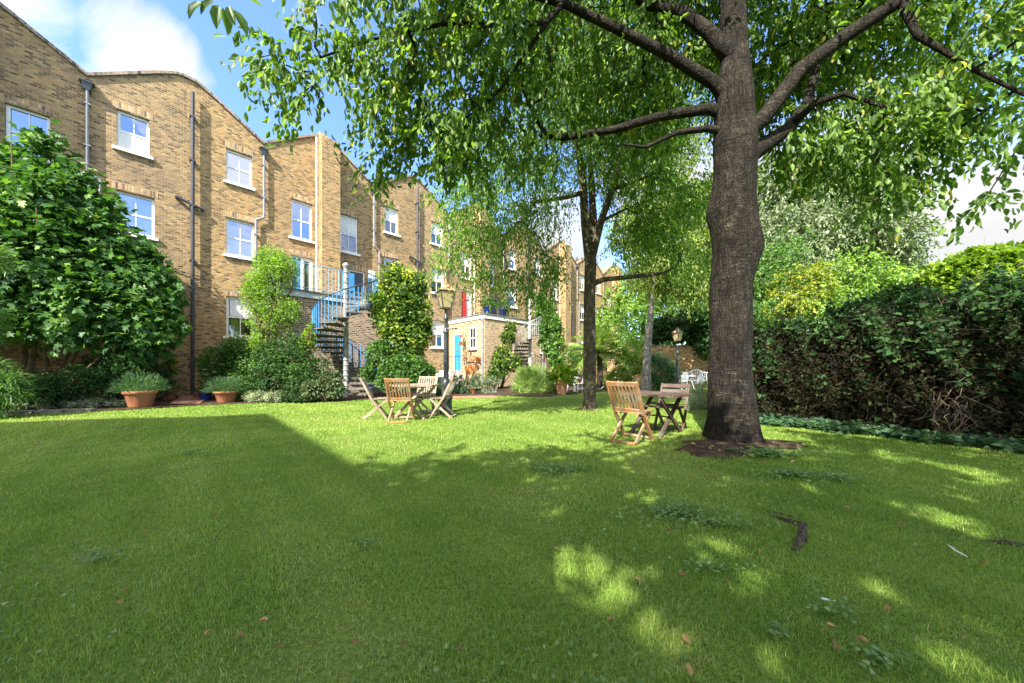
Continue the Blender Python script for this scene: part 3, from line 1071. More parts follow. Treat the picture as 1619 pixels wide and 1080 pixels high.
# second: side wall (local x = 0) carries the blue door and small window
mb = MB()
mb.box((-.03, -1.45, 1.0), (.02, -1.37, 3.30))
mb.box((-.03, -.63, 1.0), (.02, -.55, 3.30))
mb.box((-.03, -1.37, 3.22), (.02, -.63, 3.30))
df = mb.build('door_frame', M['white'], ext2)
mb = MB()
mb.box((-.02, -1.37, 1.0), (-.004, -.63, 3.22))
for za, zb in ((1.15, 1.75), (1.95, 2.5), (2.62, 3.1)):
    for ya, yb in ((-1.30, -1.04), (-.96, -.70)):
        mb.box((-.028, ya, za), (-.0205, yb, zb))
dd = mb.build('door', M['blue_door'], df)
mb = MB()
mb.lathe([(0, 0), (.03, .0), (.03, .02), (0, .03)], (-.05, -1.28, 2.0), 8)
mb.box((-.04, -1.2, 2.2), (-.0285, -.9, 2.25))
mb.build('handle', M['chrome'], df)
mb = MB()
for ya, yb, za, zb in ((-2.85, -2.79, 2.3, 3.55), (-2.31, -2.25, 2.3, 3.55), (-2.79, -2.31, 3.49, 3.55), (-2.79, -2.31, 2.3, 2.37), (-2.79, -2.31, 2.88, 2.93), (-2.56, -2.54, 2.37, 2.88), (-2.56, -2.54, 2.93, 3.49)):
    mb.box((-.03, ya, za), (.02, yb, zb))
wf = mb.build('window', M['white'], ext2)
mb = MB()
mb.quad((-.008, -2.79, 2.37), (-.008, -2.31, 2.37), (-.008, -2.31, 3.49), (-.008, -2.79, 3.49))
mb.build('pane', M['dark_glass'], wf)
mb = MB()
mb.box((-.12, -2.95, 2.2), (-.003, -2.15, 2.298))
mb.build('sill', M['white'], wf)
mb = MB()
mb.tube([(-.07, -DEP + .12, 3.95), (-.07, -DEP + .12, .05)], .06, 8)
mb.tube([(-.05, -2.0, 1.55), (-.05, -DEP + .15, 1.45)], .03, 6)
mb.build('downpipe', M['pipe_grey'], ext2)
# entrance steps and rail below the blue door
mb = MB()
for k in range(5):
    mb.box((-.95 - .27 * k, -1.6, -.05), (-.9 - .27 * k + (.9 if k == 0 else .23), -.4, 1.0 - .19 * k))
st = mb.build('entrance_steps', M['stone'], ext2)
mb = MB()
for k in range(7):
    x = -.1 - k * .25
    z = 1.0 - max(0, k - 3) * .19
    mb.tube([(x, -1.6, z - .2), (x, -1.6, z + .85)], .012, 5)
mb.tube([(-.05, -1.6, 1.85), (-.9, -1.6, 1.85), (-1.7, -1.6, 1.25)], .02, 6)
mb.build('step_railing', M['black'], ext2)

# pots standing on the second roof terrace
pots2 = [(.55, 'dark blue glazed pot at the corner of the far roof terrace', -DEP + .35, .3), (1.7, 'dark blue glazed pot on the far roof terrace beside the stair', -DEP + .3, .27)]


def pot(name, label, loc, r, h, mat, plant=None, n=700, leaf=.09, mkey='leaf_mid', tpl=T_SIMPLE, ph=.4, pr=None, group=None, droop=.0, wr=.35):
    t = thing(name, label, 'plant pot', loc, 0, group)
    mb = MB()
    mb.lathe([(0, .0), (r * .68, 0), (r * .72, .02), (r * .93, h * .78), (r * .95, h * .8), (r * 1.05, h * .81), (r * 1.06, h * .98), (r * 1.0, h), (r * .9, h), (r * .88, h * .9), (0, h * .88)], n=24)
    mb.build('planter', mat, t, smooth=True)
    mb = MB()
    mb.lathe([(0, h * .9), (r * .885, h * .89)], n=16)
    mb.build('soil', M['soil'], t)
    if n:
        pr = pr or r * 1.5
        an = RNG.random(n) * 2 * PI
        el = np.arccos(RNG.random(n) * .95)
        rr = RNG.random(n) ** .45
        dirs = np.stack([np.cos(an) * np.sin(el), np.sin(an) * np.sin(el), np.cos(el)], -1)
        P = dirs * rr[:, None] * np.array([pr, pr, ph]) + np.array([0, 0, h * .93])
        ax = nrm(dirs + RNG.normal(0, .45, (n, 3)) + np.array([0, 0, .35 - droop]))
        nor = RNG.normal(0, .5, (n, 3)) + np.array([0, 0, 1.])
        leaves('foliage', P, ax, nor, RNG.uniform(.6, 1.2, n) * leaf, wr, tpl, M[mkey], t)
    return t


for (s_, lab_, y_, r_) in pots2:
    p_ = ext2.matrix_basis @ Vector((s_, y_, 4.25))
    e_m = Matrix.Translation(ext2.location) @ Matrix.Rotation(ROT, 4, 'Z')
    p_ = e_m @ Vector((s_, y_, 4.252))
    pot('glazed_pot', lab_, p_, r_, .5, M['blue_glaze'], n=300, leaf=.16, mkey='leaf_mid', ph=.55)

# ------------------------------------------------------------------ spiral stairs
def spiral(name, label, loc, zt, R, start, turn, mrail, mcol, mtread, steps=21, group=None):
    t = thing(name, label, 'staircase', loc, 0, group)
    mb = MB()
    prof = [(.0, -.1), (.13, -.1), (.13, .06), (.085, .1)]
    k = 0
    z = .1
    rise = zt / steps
    while z < zt + .85:
        prof += [(.085, z + rise - .05), (.105, z + rise - .035), (.105, z + rise - .01), (.085, z + rise)]
        z += rise
    prof += [(.12, z + .02), (.12, z + .08), (.02, z + .16), (0, z + .16)]
    mb.lathe(prof, n=16)
    mb.build('column', mcol, t, smooth=False)
    mb = MB()
    da = turn / steps
    a0, a1 = -da * .62, da * .62
    r0 = .08
    vs, fs = [], []
    nn = 5
    for zz in (-.035, .0):
        for i in range(nn + 1):
            a = a0 + (a1 - a0) * i / nn
            vs.append((R * math.cos(a), R * math.sin(a), zz))
        for i in range(nn + 1):
            a = (a1 - (a1 - a0) * i / nn) * 1.1
            vs.append((r0 * math.cos(a), r0 * math.sin(a), zz))
    q = 2 * (nn + 1)
    fs.append(tuple(reversed(range(q))))
    fs.append(tuple(range(q, 2 * q)))
    for i in range(q):
        j = (i + 1) % q
        fs.append((i, j, q + j, q + i))
    mb.add(vs, fs)
    # pierced riser under the front of the tread
    for i in range(6):
        rr = .14 + (R - .2) * i / 5
        mb.bar((rr * math.cos(a0), rr * math.sin(a0), -rise + .02), (rr * math.cos(a0), rr * math.sin(a0), -.036), .035, .012)
    mb.bar((.1 * math.cos(a0), .1 * math.sin(a0), -.06), (R * math.cos(a0), R * math.sin(a0), -.06), .012, .05)
    tr = mb.build('tread', mtread, t)
    tr.location = (0, 0, rise)
    tr.rotation_euler = (0, 0, start + da * .5)
    for i in range(1, steps):
        c = tr.copy()
        COL.objects.link(c)
        c.parent = t
        c.location = (0, 0, rise * (i + 1))
        c.rotation_euler = (0, 0, start + da * (i + .5))
    pts = []
    n = steps * 3
    Rr = R - .03
    for i in range(n + 1):
        f = i / n
        a = start + turn * f
        pts.append((Rr * math.cos(a), Rr * math.sin(a), rise + (zt - rise) * f + .95))
    mb = MB()
    mb.tube(pts, .024, 8)
    pts2 = [(x, y, z - .12) for x, y, z in pts]
    mb.build('handrail', mrail if mrail is not M['blue'] else M['lampblack'], t, smooth=True)
    mb = MB()
    mb.tube([(0, 0, 0), (0, 0, .97)], .015, 6)
    ba = mb.build('baluster', mrail, t)
    first = True
    for i in range(steps * 3):
        f = (i + .5) / (steps * 3)
        a = start + turn * f
        o = ba if first else ba.copy()
        if not first:
            COL.objects.link(o)
            o.parent = t
        first = False
        o.location = (Rr * math.cos(a), Rr * math.sin(a), rise + (zt - rise) * f - .02)
    return t


c1 = at(547, 583, 12.46)
SP1 = Vector((c1.x, c1.y, 0))
st1 = spiral('spiral_staircase', 'blue railed iron spiral staircase rising to the near roof terrace', SP1, 4.08, 1.12, math.radians(-25), math.radians(455), M['blue'], M['col_stone'], M['tread'])
c2 = at(838, 583, 19.7)
SP2 = Vector((c2.x, c2.y, 0))
st2 = spiral('spiral_staircase', 'pale grey iron spiral staircase wrapped by a vine at the far roof terrace', SP2, 4.25, .98, math.radians(-25), math.radians(455), M['iron'], M['iron_white'], M['tread'])

# ------------------------------------------------------------------ lamps
def make_lamp(label, loc):
    t = thing('street_lamp', label, 'lamp post', loc, 0, 'old garden lamp posts')
    mb = MB()
    mb.lathe([(0, -.05), (.17, -.05), (.17, .06), (.15, .08), (.15, .34), (.17, .36), (.17, .40), (.10, .50), (.085, .62), (.11, .68), (.12, .74), (.10, .80),
              (.07, .86), (.062, .95), (.050, 1.95), (.055, 1.97), (.075, 1.99), (.075, 2.03), (.05, 2.05), (.04, 2.12), (.036, 2.30), (.055, 2.33), (.055, 2.37), (.032, 2.39), (.030, 2.55), (.06, 2.58), (.0, 2.6)], n=16)
    mb.build('post', M['lampblack'], t, smooth=True)
    mb = MB()
    mb.tube([(-.26, 0, 2.1), (.26, 0, 2.1)], .016, 8)
    for s in (-1, 1):
        mb.lathe([(0, -.028), (.028, 0), (0, .028)], (s * .27, 0, 2.1), 8)
    mb.build('ladder_bar', M['lampblack'], t)
    rz = Matrix.Rotation(.5, 4, 'Z')
    b, tp, z0, z1 = .105, .185, 2.60, 3.0
    mb = MB()
    cs = [(-1, -1), (1, -1), (1, 1), (-1, 1)]
    vs = [rz @ Vector((i * b * .98, j * b * .98, z0)) for i, j in cs] + [rz @ Vector((i * tp * .98, j * tp * .98, z1)) for i, j in cs]
    mb.add(vs, [(0, 1, 5, 4), (1, 2, 6, 5), (2, 3, 7, 6), (3, 0, 4, 7)])
    mb.build('lantern_glass', M['lampglass'], t)
    mb = MB()
    for k in range(4):
        a0, a1 = vs[k], vs[(k + 1) % 4]
        c0, c1 = vs[k + 4], vs[(k + 1) % 4 + 4]
        mb.bar(a0, c0, .022, .022)
        mb.bar(a0, a1, .022, .022)
        mb.bar(c0, c1, .026, .026)
    mb.build('lantern_frame', M['lampblack'], t)
    mb = MB()
    rf = [rz @ Vector((i * (tp + .03), j * (tp + .03), z1 + .012)) for i, j in cs]
    r2 = [rz @ Vector((i * .075, j * .075, z1 + .15)) for i, j in cs]
    r3 = [rz @ Vector((i * .065, j * .065, z1 + .2)) for i, j in cs]
    mb.add(rf + r2 + r3, [(3, 2, 1, 0)] + [(k, (k + 1) % 4, 4 + (k + 1) % 4, 4 + k) for k in range(4)] + [(4 + k, 4 + (k + 1) % 4, 8 + (k + 1) % 4, 8 + k) for k in range(4)] + [(8, 9, 10, 11)])
    mb.lathe([(.05, z1 + .2), (.06, z1 + .22), (.02, z1 + .26), (.03, z1 + .285), (0, z1 + .33)], n=10)
    mb.build('lantern_roof', M['copper'], t)
    return t


m, nt, out = newmat('aged_lantern_glass')
p = nd(nt, 'BsdfPrincipled', i_Roughness=.25)
p.inputs['Base Color'].default_value = (.62, .52, .30, 1)
t_ = nd(nt, 'BsdfTranslucent')
t_.inputs[0].default_value = (.75, .66, .42, 1)
mx = nd(nt, 'MixShader')
mx.inputs[0].default_value = .5
nt.links.new(p.outputs[0], mx.inputs[1])
nt.links.new(t_.outputs[0], mx.inputs[2])
nt.links.new(mx.outputs[0], out.inputs[0])
M['lampglass'] = m
L1 = gnd(705, 653)
lamp1 = make_lamp('dark lamp post with cream lantern standing on the lawn behind the wooden table', (L1.x, L1.y, 0))
lamp2 = copy_tree(lamp1)
lamp2.location = (at(1071, 583, 16.6).x, 16.6, -.1)
lamp2['label'] = 'dark lamp post with copper capped lantern far off beside the white garden chairs'

# ------------------------------------------------------------------ folding furniture
def folding_chair(label, loc, rz, mat, horiz=False, hh=.9, group=None):
    """faces local +Y"""
    t = thing('folding_chair', label, 'chair', loc, rz, group)
    w = .225
    top, ft = Vector((0, -.33, hh)), Vector((0, .20, 0))
    for s in (-1, 1):
        mb = MB()
        mid = Vector((0, -.10, .42))
        mb.bar((s * w, top.y, top.z), (s * w, mid.y, mid.z), .035, .045, up=(0, 1, .3))
        mb.bar((s * w, mid.y, mid.z + .004), (s * w, ft.y, ft.z), .035, .042, up=(0, 1, .3))
        mb.build('leg', mat, t)
    for s in (-1, 1):
        mb = MB()
        mb.bar((s * (w - .04), .20, .43), (s * (w - .04), -.30, 0.0), .03, .045, up=(0, 1, .3))
        mb.build('leg', mat, t)
    mb = MB()
    mb.bar((-w + .025, -.292, .028), (w - .025, -.292, .028), .045, .03)
    mb.build('stretcher', mat, t)
    mb = MB()
    mb.bar((-w + .02, .155, .06), (w - .02, .155, .06), .022, .03)
    mb.build('stretcher', mat, t)
    mb = MB()
    if horiz:
        for k in range(3):
            f = .035 + k * .095
            y, z = top.y + (.23) * f / .48 * 1.0, top.z - f
            mb.bar((-w + .0176, y + .01, z), (w - .0176, y + .01, z), .018, .07, up=(0, -.4, 1))
    else:
        p1, p2 = Vector((0, top.y + .005, top.z - .03)), Vector((0, -.125, .475))
        mb.bar((-w + .0176, p1.y, p1.z), (w - .0176, p1.y, p1.z), .026, .06, up=(0, -.45, 1))
        mb.bar((-w + .0176, p2.y, p2.z), (w - .0176, p2.y, p2.z), .026, .05, up=(0, -.45, 1))
        n = 7
        for k in range(n):
            x = -w + .05 + (2 * w - .1) * k / (n - 1)
            mb.bar((x, p1.y, p1.z - .028), (x, p2.y, p2.z + .023), .03, .012, up=(0, 1, .3))
    mb.build('backrest', mat, t)
    mb = MB()
    for k in range(7):
        y = -.13 + k * .058
        mb.box((-w + .018, y, .435), (w - .018, y + .046, .452))
    for s in (-1, 1):
        mb.box((s * (w - .075) - .014, -.13, .412), (s * (w - .075) + .014, .264, .4345))
    mb.build('seat', mat, t)
    return t


def folding_table(label, loc, rz, mat, R=.5, hh=.74, octo=True):
    t = thing('folding_table', label, 'table', loc, rz)
    mb = MB()
    n = 8
    if octo:
        ring = [(R * math.cos(PI / 8 + 2 * PI * k / n), R * math.sin(PI / 8 + 2 * PI * k / n)) for k in range(n)]
    else:
        ring = [(R, -R * .8), (R, R * .8), (-R, R * .8), (-R, -R * .8)]
    # rim
    def inter(y):
        xs_ = []
        for a, b in zip(ring, ring[1:] + ring[:1]):
            if (a[1] - y) * (b[1] - y) < 0:
                xs_.append(a[0] + (b[0] - a[0]) * (y - a[1]) / (b[1] - a[1]))
        return (min(xs_), max(xs_)) if len(xs_) > 1 else None
    ymax = max(q[1] for q in ring) - .03
    k = 0
    y = -ymax
    while y + .065 < ymax + .02:
        s0, s1 = inter(y + .004), inter(min(y + .064, ymax))
        if s0 and s1:
            x0, x1 = max(s0[0], s1[0]) + .02, min(s0[1], s1[1]) - .02
            mb.box((x0, y, hh - .022), (x1, y + .062, hh))
        y += .072
    for a, b in zip(ring, ring[1:] + ring[:1]):
        mb.bar((a[0], a[1], hh - .014), (b[0], b[1], hh - .014), .055, .034)
    for x in (-.24, .24):
        mb.box((x - .02, -ymax + .05, hh - .06), (x + .02, ymax - .05, hh - .0225))
    mb.build('tabletop', mat, t)
    sx = .26
    for s in (-1, 1):
        for d in (-1, 1):
            mb = MB()
            x = s * (sx + .02 * d)
            mb.bar((x, -d * .36, hh - .06), (x, d * .36, 0), .032, .055, up=(0, 1, .4))
            mb.build('leg', mat, t)
    mb = MB()
    for d in (-1, 1):
        mb.bar((-sx, d * .33, .035), (sx, d * .33, .035), .05, .03)
        mb.bar((-sx, d * .24, hh * .72), (sx, d * .24, hh * .72), .04, .03)
    mb.bar((-sx - .03, 0, hh * .47), (sx + .03, 0, hh * .47), .022, .022)
    mb.build('stretcher', mat, t)
    return t


tc1 = Vector((-2.22, 7.5, 0))
gch = 'folding chairs at the octagonal table'
folding_table('octagonal slatted wooden folding table on the sunlit lawn', tc1, math.radians(78), M['teak_grey'], .52)
ch1 = folding_chair('warm brown slatted folding chair nearest the camera at the octagonal table', (-2.33, 6.92, 0), math.radians(3), M['teak'], group=gch)


def chair_copy(src, label, loc, rz, mat=None):
    c = copy_tree(src)
    c.location = loc
    c.rotation_euler = (0, 0, rz)
    c['label'] = label
    if mat:
        for k in kids(c):
            k.data = k.data.copy()
            k.data.materials[0] = mat
    return c


chair_copy(ch1, 'weathered folding chair on the left side of the octagonal table seen edge on', (-2.98, 7.30, 0), math.radians(-72), M['teak_grey'])
chair_copy(ch1, 'pale grey folding chair on the far side of the octagonal table', (-2.16, 8.13, 0), math.radians(176), M['teak_grey'])
chair_copy(ch1, 'weathered folding chair right of the octagonal table in front of the lamp post', (-1.62, 7.52, 0), math.radians(84), M['teak_grey'])
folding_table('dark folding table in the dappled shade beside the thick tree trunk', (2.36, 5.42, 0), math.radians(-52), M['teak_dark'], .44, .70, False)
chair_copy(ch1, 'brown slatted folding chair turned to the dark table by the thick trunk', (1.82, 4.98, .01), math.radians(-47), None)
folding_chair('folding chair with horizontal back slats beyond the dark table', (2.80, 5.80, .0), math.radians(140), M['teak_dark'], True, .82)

# ------------------------------------------------------------------ white garden furniture
def white_chair(label, loc, rz, group):
    t = thing('garden_chair', label, 'chair', loc, rz, group)
    mb = MB()
    mb.lathe([(0, .41), (.2, .41), (.215, .425), (.2, .44), (0, .44)], n=16)
    mb.build('seat', M['white_metal'], t)
    for sx in (-1, 1):
        for sy in (-1, 1):
            mb = MB()
            mb.tube([(sx * .15, sy * .15, .41), (sx * .17, sy * .17, .2), (sx * .21, sy * .21, 0)], .016, 6)
            mb.build('leg', M['white_metal'], t)
    mb = MB()
    pts = []
    for k in range(13):
        a = PI * k / 12
        pts.append((.2 * math.cos(a), -.19 - .04 * math.sin(a), .55 + .33 * math.sin(a)))
    pts = [(.19, -.14, .43)] + pts + [(-.19, -.14, .43)]
    mb.tube(pts, .018, 6)
    for k in range(-3, 4):
        x = k * .05
        zt = .55 + .33 * math.sqrt(max(0, 1 - (x / .2) ** 2))
        mb.tube([(x, -.16, .44), (x, -.21, zt)], .012, 5)
    mb.tube([(-.19, -.19, .62), (0, -.21, .58), (.19, -.19, .62)], .012, 5)
    mb.build('backrest', M['white_metal'], t)
    return t


M['white_metal'] = plain('white_cast_metal', (.72, .76, .80), .4, .4, var=.1)
gw = 'white metal garden chairs'
w0 = white_chair('white metal garden chair left of the terracotta pot of green leaves', gnd(876, 620.5), math.radians(-70), gw)


def wcopy(lab, loc, rz):
    c = copy_tree(w0)
    c.location = loc
    c.rotation_euler = (0, 0, rz)
    c['label'] = lab


wcopy('white metal garden chair between the terracotta pot and the thin trunk', gnd(917, 621), math.radians(100))
wcopy('white metal garden chair facing left, nearest of the far white set under the ivy', gnd(1101, 620.5), math.radians(95))
wcopy('white metal garden chair left of the far lamp post', gnd(1068, 616.5), math.radians(-30))
wcopy('white metal garden chair just right of the far lamp post', gnd(1079, 615.5), math.radians(10))


def white_table(label, loc, r=.38):
    t = thing('garden_table', label, 'table', loc)
    mb = MB()
    mb.lathe([(0, .69), (r, .69), (r + .02, .70), (r, .715), (0, .715)], n=20)
    mb.build('tabletop', M['white_metal'], t)
    for k in range(4):
        a = PI / 4 + k * PI / 2
        mb = MB()
        mb.tube([(.08 * math.cos(a), .08 * math.sin(a), .69), (.2 * math.cos(a), .2 * math.sin(a), .35), (.3 * math.cos(a), .3 * math.sin(a), 0)], .02, 6)
        mb.build('leg', M['white_metal'], t)
    return t


white_table('small white garden table behind the terracotta pot', gnd(902, 620))
white_table('round white garden table among the far white chairs', gnd(1088, 615))
# white arched bench at the back
bp = at(1103, 583, 18.6)
t = thing('garden_bench', 'white bench with an arched ornate back below the ivy covered wall', 'bench', (bp.x, 18.6, 0), math.radians(165))
mb = MB()
for k in range(4):
    mb.box((-.75, -.2 + k * .11, .42), (.75, -.11 + k * .11, .44))
mb.build('seat', M['white_metal'], t)
mb = MB()
pts = [(-.75 + 1.5 * k / 20, -.26, .88 + .18 * math.exp(-((k - 10) / 3.5) ** 2)) for k in range(21)]
mb.tube(pts, .024, 6)
for k in range(16):
    x = -.7 + 1.4 * k / 15
    mb.tube([(x, -.22, .46), (x, -.26, .9 + .15 * math.exp(-((x / 1.5 * 20) / 3.5) ** 2))], .014, 5)
for s in (-1, 1):
    mb.tube([(s * .72, -.2, .62), (s * .72, .24, .64)], .02, 6)
mb.build('backrest', M['white_metal'], t)
for sx in (-1, 1):
    for sy in (-1, 1):
        mb = MB()
        mb.tube([(sx * .7, .03 + sy * .2, .42), (sx * .72, .03 + sy * .22, 0)], .022, 6)
        mb.build('leg', M['white_metal'], t)

# ------------------------------------------------------------------ bicycle
bp = at(932, 583, 17.3)
bk = thing('bicycle', 'bicycle parked behind the thin trunk with one wheel showing', 'bicycle', (bp.x, 17.3, .0), math.radians(8))
for sx in (-.52, .52):
    mb = MB()
    mb.tube([(sx + .33 * math.cos(2 * PI * k / 28), 0, .34 + .33 * math.sin(2 * PI * k / 28)) for k in range(29)], .019, 6, cap=False)
    w_ = mb.build('wheel', M['rubber'], bk)
    mb = MB()
    mb.tube([(sx + .305 * math.cos(2 * PI * k / 28), 0, .34 + .305 * math.sin(2 * PI * k / 28)) for k in range(29)], .012, 6, cap=False)
    for k in range(14):
        a = 2 * PI * k / 14
        mb.bar((sx, 0, .34), (sx + .3 * math.cos(a), 0, .34 + .3 * math.sin(a)), .004, .004, up=(0, 1, 0))
    mb.build('rim', M['chrome'], w_)
mb = MB()
bbk = (-.08, 0, .30)
for a, b in ((bbk, (-.2, 0, .82)), (bbk, (.38, 0, .72)), ((-.19, 0, .78), (.36, 0, .80)), (bbk, (-.52, 0, .34)), ((-.19, 0, .78), (-.52, 0, .34)), ((.36, 0, .85), (.52, 0, .34))):
    mb.tube([a, b], .017, 7)
mb.build('frame', M['red_door'], bk)
mb = MB()
mb.tube([(.34, -.26, .98), (.38, -.1, .97), (.36, 0, .95), (.38, .1, .97), (.34, .26, .98)], .013, 6)
mb.tube([(.36, 0, .85), (.355, 0, .96)], .013, 6)
mb.build('handlebar', M['black'], bk)
mb = MB()
mb.add([(-.34, -.08, .88), (-.34, .08, .88), (-.05, .02, .88), (-.05, -.02, .88), (-.34, -.08, .93), (-.34, .08, .93), (-.05, .02, .91), (-.05, -.02, .91)],
       [(3, 2, 1, 0), (4, 5, 6, 7), (0, 1, 5, 4), (1, 2, 6, 5), (2, 3, 7, 6), (3, 0, 4, 7)])
mb.build('saddle', M['black'], bk)

# ------------------------------------------------------------------ tree growing
def grow(limbs, attr, w=.10, seg=.35, up=.1):
    """limbs: polylines [(Vector, radius)...]; attractors are joined one by one to the nearest wood"""
    pos, par, rmin = [], [], []
    for li, limb in enumerate(limbs):
        if li == 0:
            prev = -1
        else:
            d = [(Vector(pos[k]) - limb[0][0]).length for k in range(len(pos))]
            prev = int(np.argmin(d))
        for q in range(len(limb) - 1):
            (a, ra), (b, rb) = limb[q], limb[q + 1]
            n = max(1, int((b - a).length / .22))
            for k in range(n if q < len(limb) - 2 else n + 1):
                f = k / n
                pos.append(tuple(a.lerp(b, f)))
                par.append(prev)
                rmin.append(ra + (rb - ra) * f)
                prev = len(pos) - 1
    plen = np.zeros(len(pos))
    Pn = np.array(pos)
    A = np.array(attr)
    M_ = len(A)
    best = np.full(M_, 1e9)
    bi = np.zeros(M_, int)
    nl0 = len(pos)
    for k in range(0, nl0):
        d = np.linalg.norm(A - Pn[k], axis=1)
        mk = d < best
        best[mk] = d[mk]
        bi[mk] = k
    plen = list(plen)
    done = np.zeros(M_, bool)
    tips = []
    for _ in range(M_):
        bb = np.where(done, 1e9, best)
        j = int(np.argmin(bb))
        k = int(bi[j])
        done[j] = True
        a, b = np.array(pos[k]), A[j]
        L = np.linalg.norm(b - a)
        n = max(1, int(L / seg))
        bow = RNG.normal(0, .10 * L, 3) + np.array([0, 0, up * L])
        prev = k
        new = []
        for q in range(1, n + 1):
            f = q / n
            pt = a + (b - a) * f + bow * 4 * f * (1 - f) * .6
            pos.append(tuple(pt))
            par.append(prev)
            rmin.append(0.0)
            plen.append(plen[prev] + L / n)
            prev = len(pos) - 1
            new.append(prev)
        tips.append(prev)
        for q in new:
            d = np.linalg.norm(A - np.array(pos[q]), axis=1) + w * plen[q]
            mk = d < best
            best[mk] = d[mk]
            bi[mk] = q
    return pos, par, rmin, tips


def tree_wood(mb, pos, par, rmin, tips, rt=.006, ex=.46, sides=None, wob=None, skip=None, rmax=None):
    n = len(pos)
    cnt = np.zeros(n)
    for t_ in tips:
        cnt[t_] += 1
    ch = [[] for _ in range(n)]
    for i in range(n - 1, -1, -1):
        if par[i] >= 0:
            cnt[par[i]] += cnt[i]
            ch[par[i]].append(i)
    r = np.array([max(rmin[i], (rt * max(cnt[i], 1) ** ex) if rmin[i] == 0 else 0) for i in range(n)])
    for i in range(n):      # child never thicker than the wood it leaves
        if par[i] >= 0 and rmin[i] == 0:
            r[i] = min(r[i], r[par[i]] * .92)
    started = [(i, None) for i in range(n) if par[i] < 0]
    while started:
        i, p0 = started.pop()
        pts, rad = [], []
        if p0 is not None:
            pts.append(pos[p0])
            rad.append(min(r[p0], r[i] * 1.25))
        while True:
            pts.append(pos[i])
            rad.append(r[i])
            if not ch[i]:
                break
            cs = sorted(ch[i], key=lambda c: (-rmin[c], -r[c]))
            for c in cs[1:]:
                started.append((c, i))
            i = cs[0]
        if len(pts) > 1:
            if skip and skip(pts):
                continue
            m_ = max(rad)
            ns = 4 if m_ < .015 else 6 if m_ < .04 else 9 if m_ < .09 else 14
            mb.tube(pts, rad, ns, cap=False)


def blob_points(blobs, n, shell=.35):
    vol = np.array([b[1] ** 2 for b in blobs])
    k = RNG.choice(len(blobs), n, p=vol / vol.sum())
    C = np.array([b[0] for b in blobs])[k]
    Rr = np.array([[b[1] * b[2][0], b[1] * b[2][1], b[1] * b[2][2]] for b in blobs])[k]
    d = nrm(RNG.normal(0, 1, (n, 3)))
    rr = RNG.random(n) ** shell
    return C + d * Rr * rr[:, None], d


GAPS = [(915, 925, .29), (955, 960, .24), (1000, 1000, .19), (1460, 808, .20), (1515, 742, .2), (1020, 783, .15), (690, 842, .11), (985, 1045, .08), (1275, 770, .10), (1130, 765, .08), (830, 870, .06), (885, 890, .16)]


def tip_leaves(name, T, outdir, per, tw, leaf, wr, tpl, mat, parent, droop=.9, spread=.5, lrng=(.65, 1.15), curve=.5, gaps=False):
    """leaves strung along short twigs that start at each tip"""
    n = len(T)
    dirs = nrm(outdir * spread + RNG.normal(0, .55, (n, 3)) + np.array([0, 0, -droop * .5]))
    t = (np.arange(per)[None, :] + RNG.random((n, per))) / per
    Lt = RNG.uniform(.6, 1.3, (n, 1)) * tw
    P = T[:, None, :] + dirs[:, None, :] * (Lt * t)[:, :, None]
    P = P + np.array([0, 0, -1.]) * ((t ** 2) * Lt * curve * droop)[:, :, None]
    P = P + RNG.normal(0, .012 + .03 * tw, P.shape)
    P = P.reshape(-1, 3)
    keep_ = np.ones(len(P), bool)
    if gaps:
        for px, py, r_ in GAPS:
            g = np.array(gnd(px, py))
            d_ = np.array(TRAVEL)
            q_ = P - g
            q_ = q_ - (q_ @ d_)[:, None] * d_
            keep_ &= np.linalg.norm(q_ * np.array([1, 1, 1]), axis=1) > r_ * (1 + .3 * RNG.random(len(P)))
    m_ = n * per
    ax = nrm(np.repeat(dirs, per, 0) * .5 + RNG.normal(0, .5, (m_, 3)) + np.array([0, 0, -droop]))
    nor = RNG.normal(0, .8, (m_, 3)) + np.array([0, 0, .6])
    clump = np.repeat(RNG.normal(0, .16, n), per)
    rnd = np.clip(RNG.random(m_) * .8 + .1 + clump, 0, 1)
    rnd[RNG.random(m_) < .0012] = 1
    ln_ = RNG.uniform(*lrng, m_) * leaf
    return leaves(name, P[keep_], ax[keep_], nor[keep_], ln_[keep_], wr, tpl, mat, parent, rnd[keep_])


def V3(*a):
    return Vector(a)


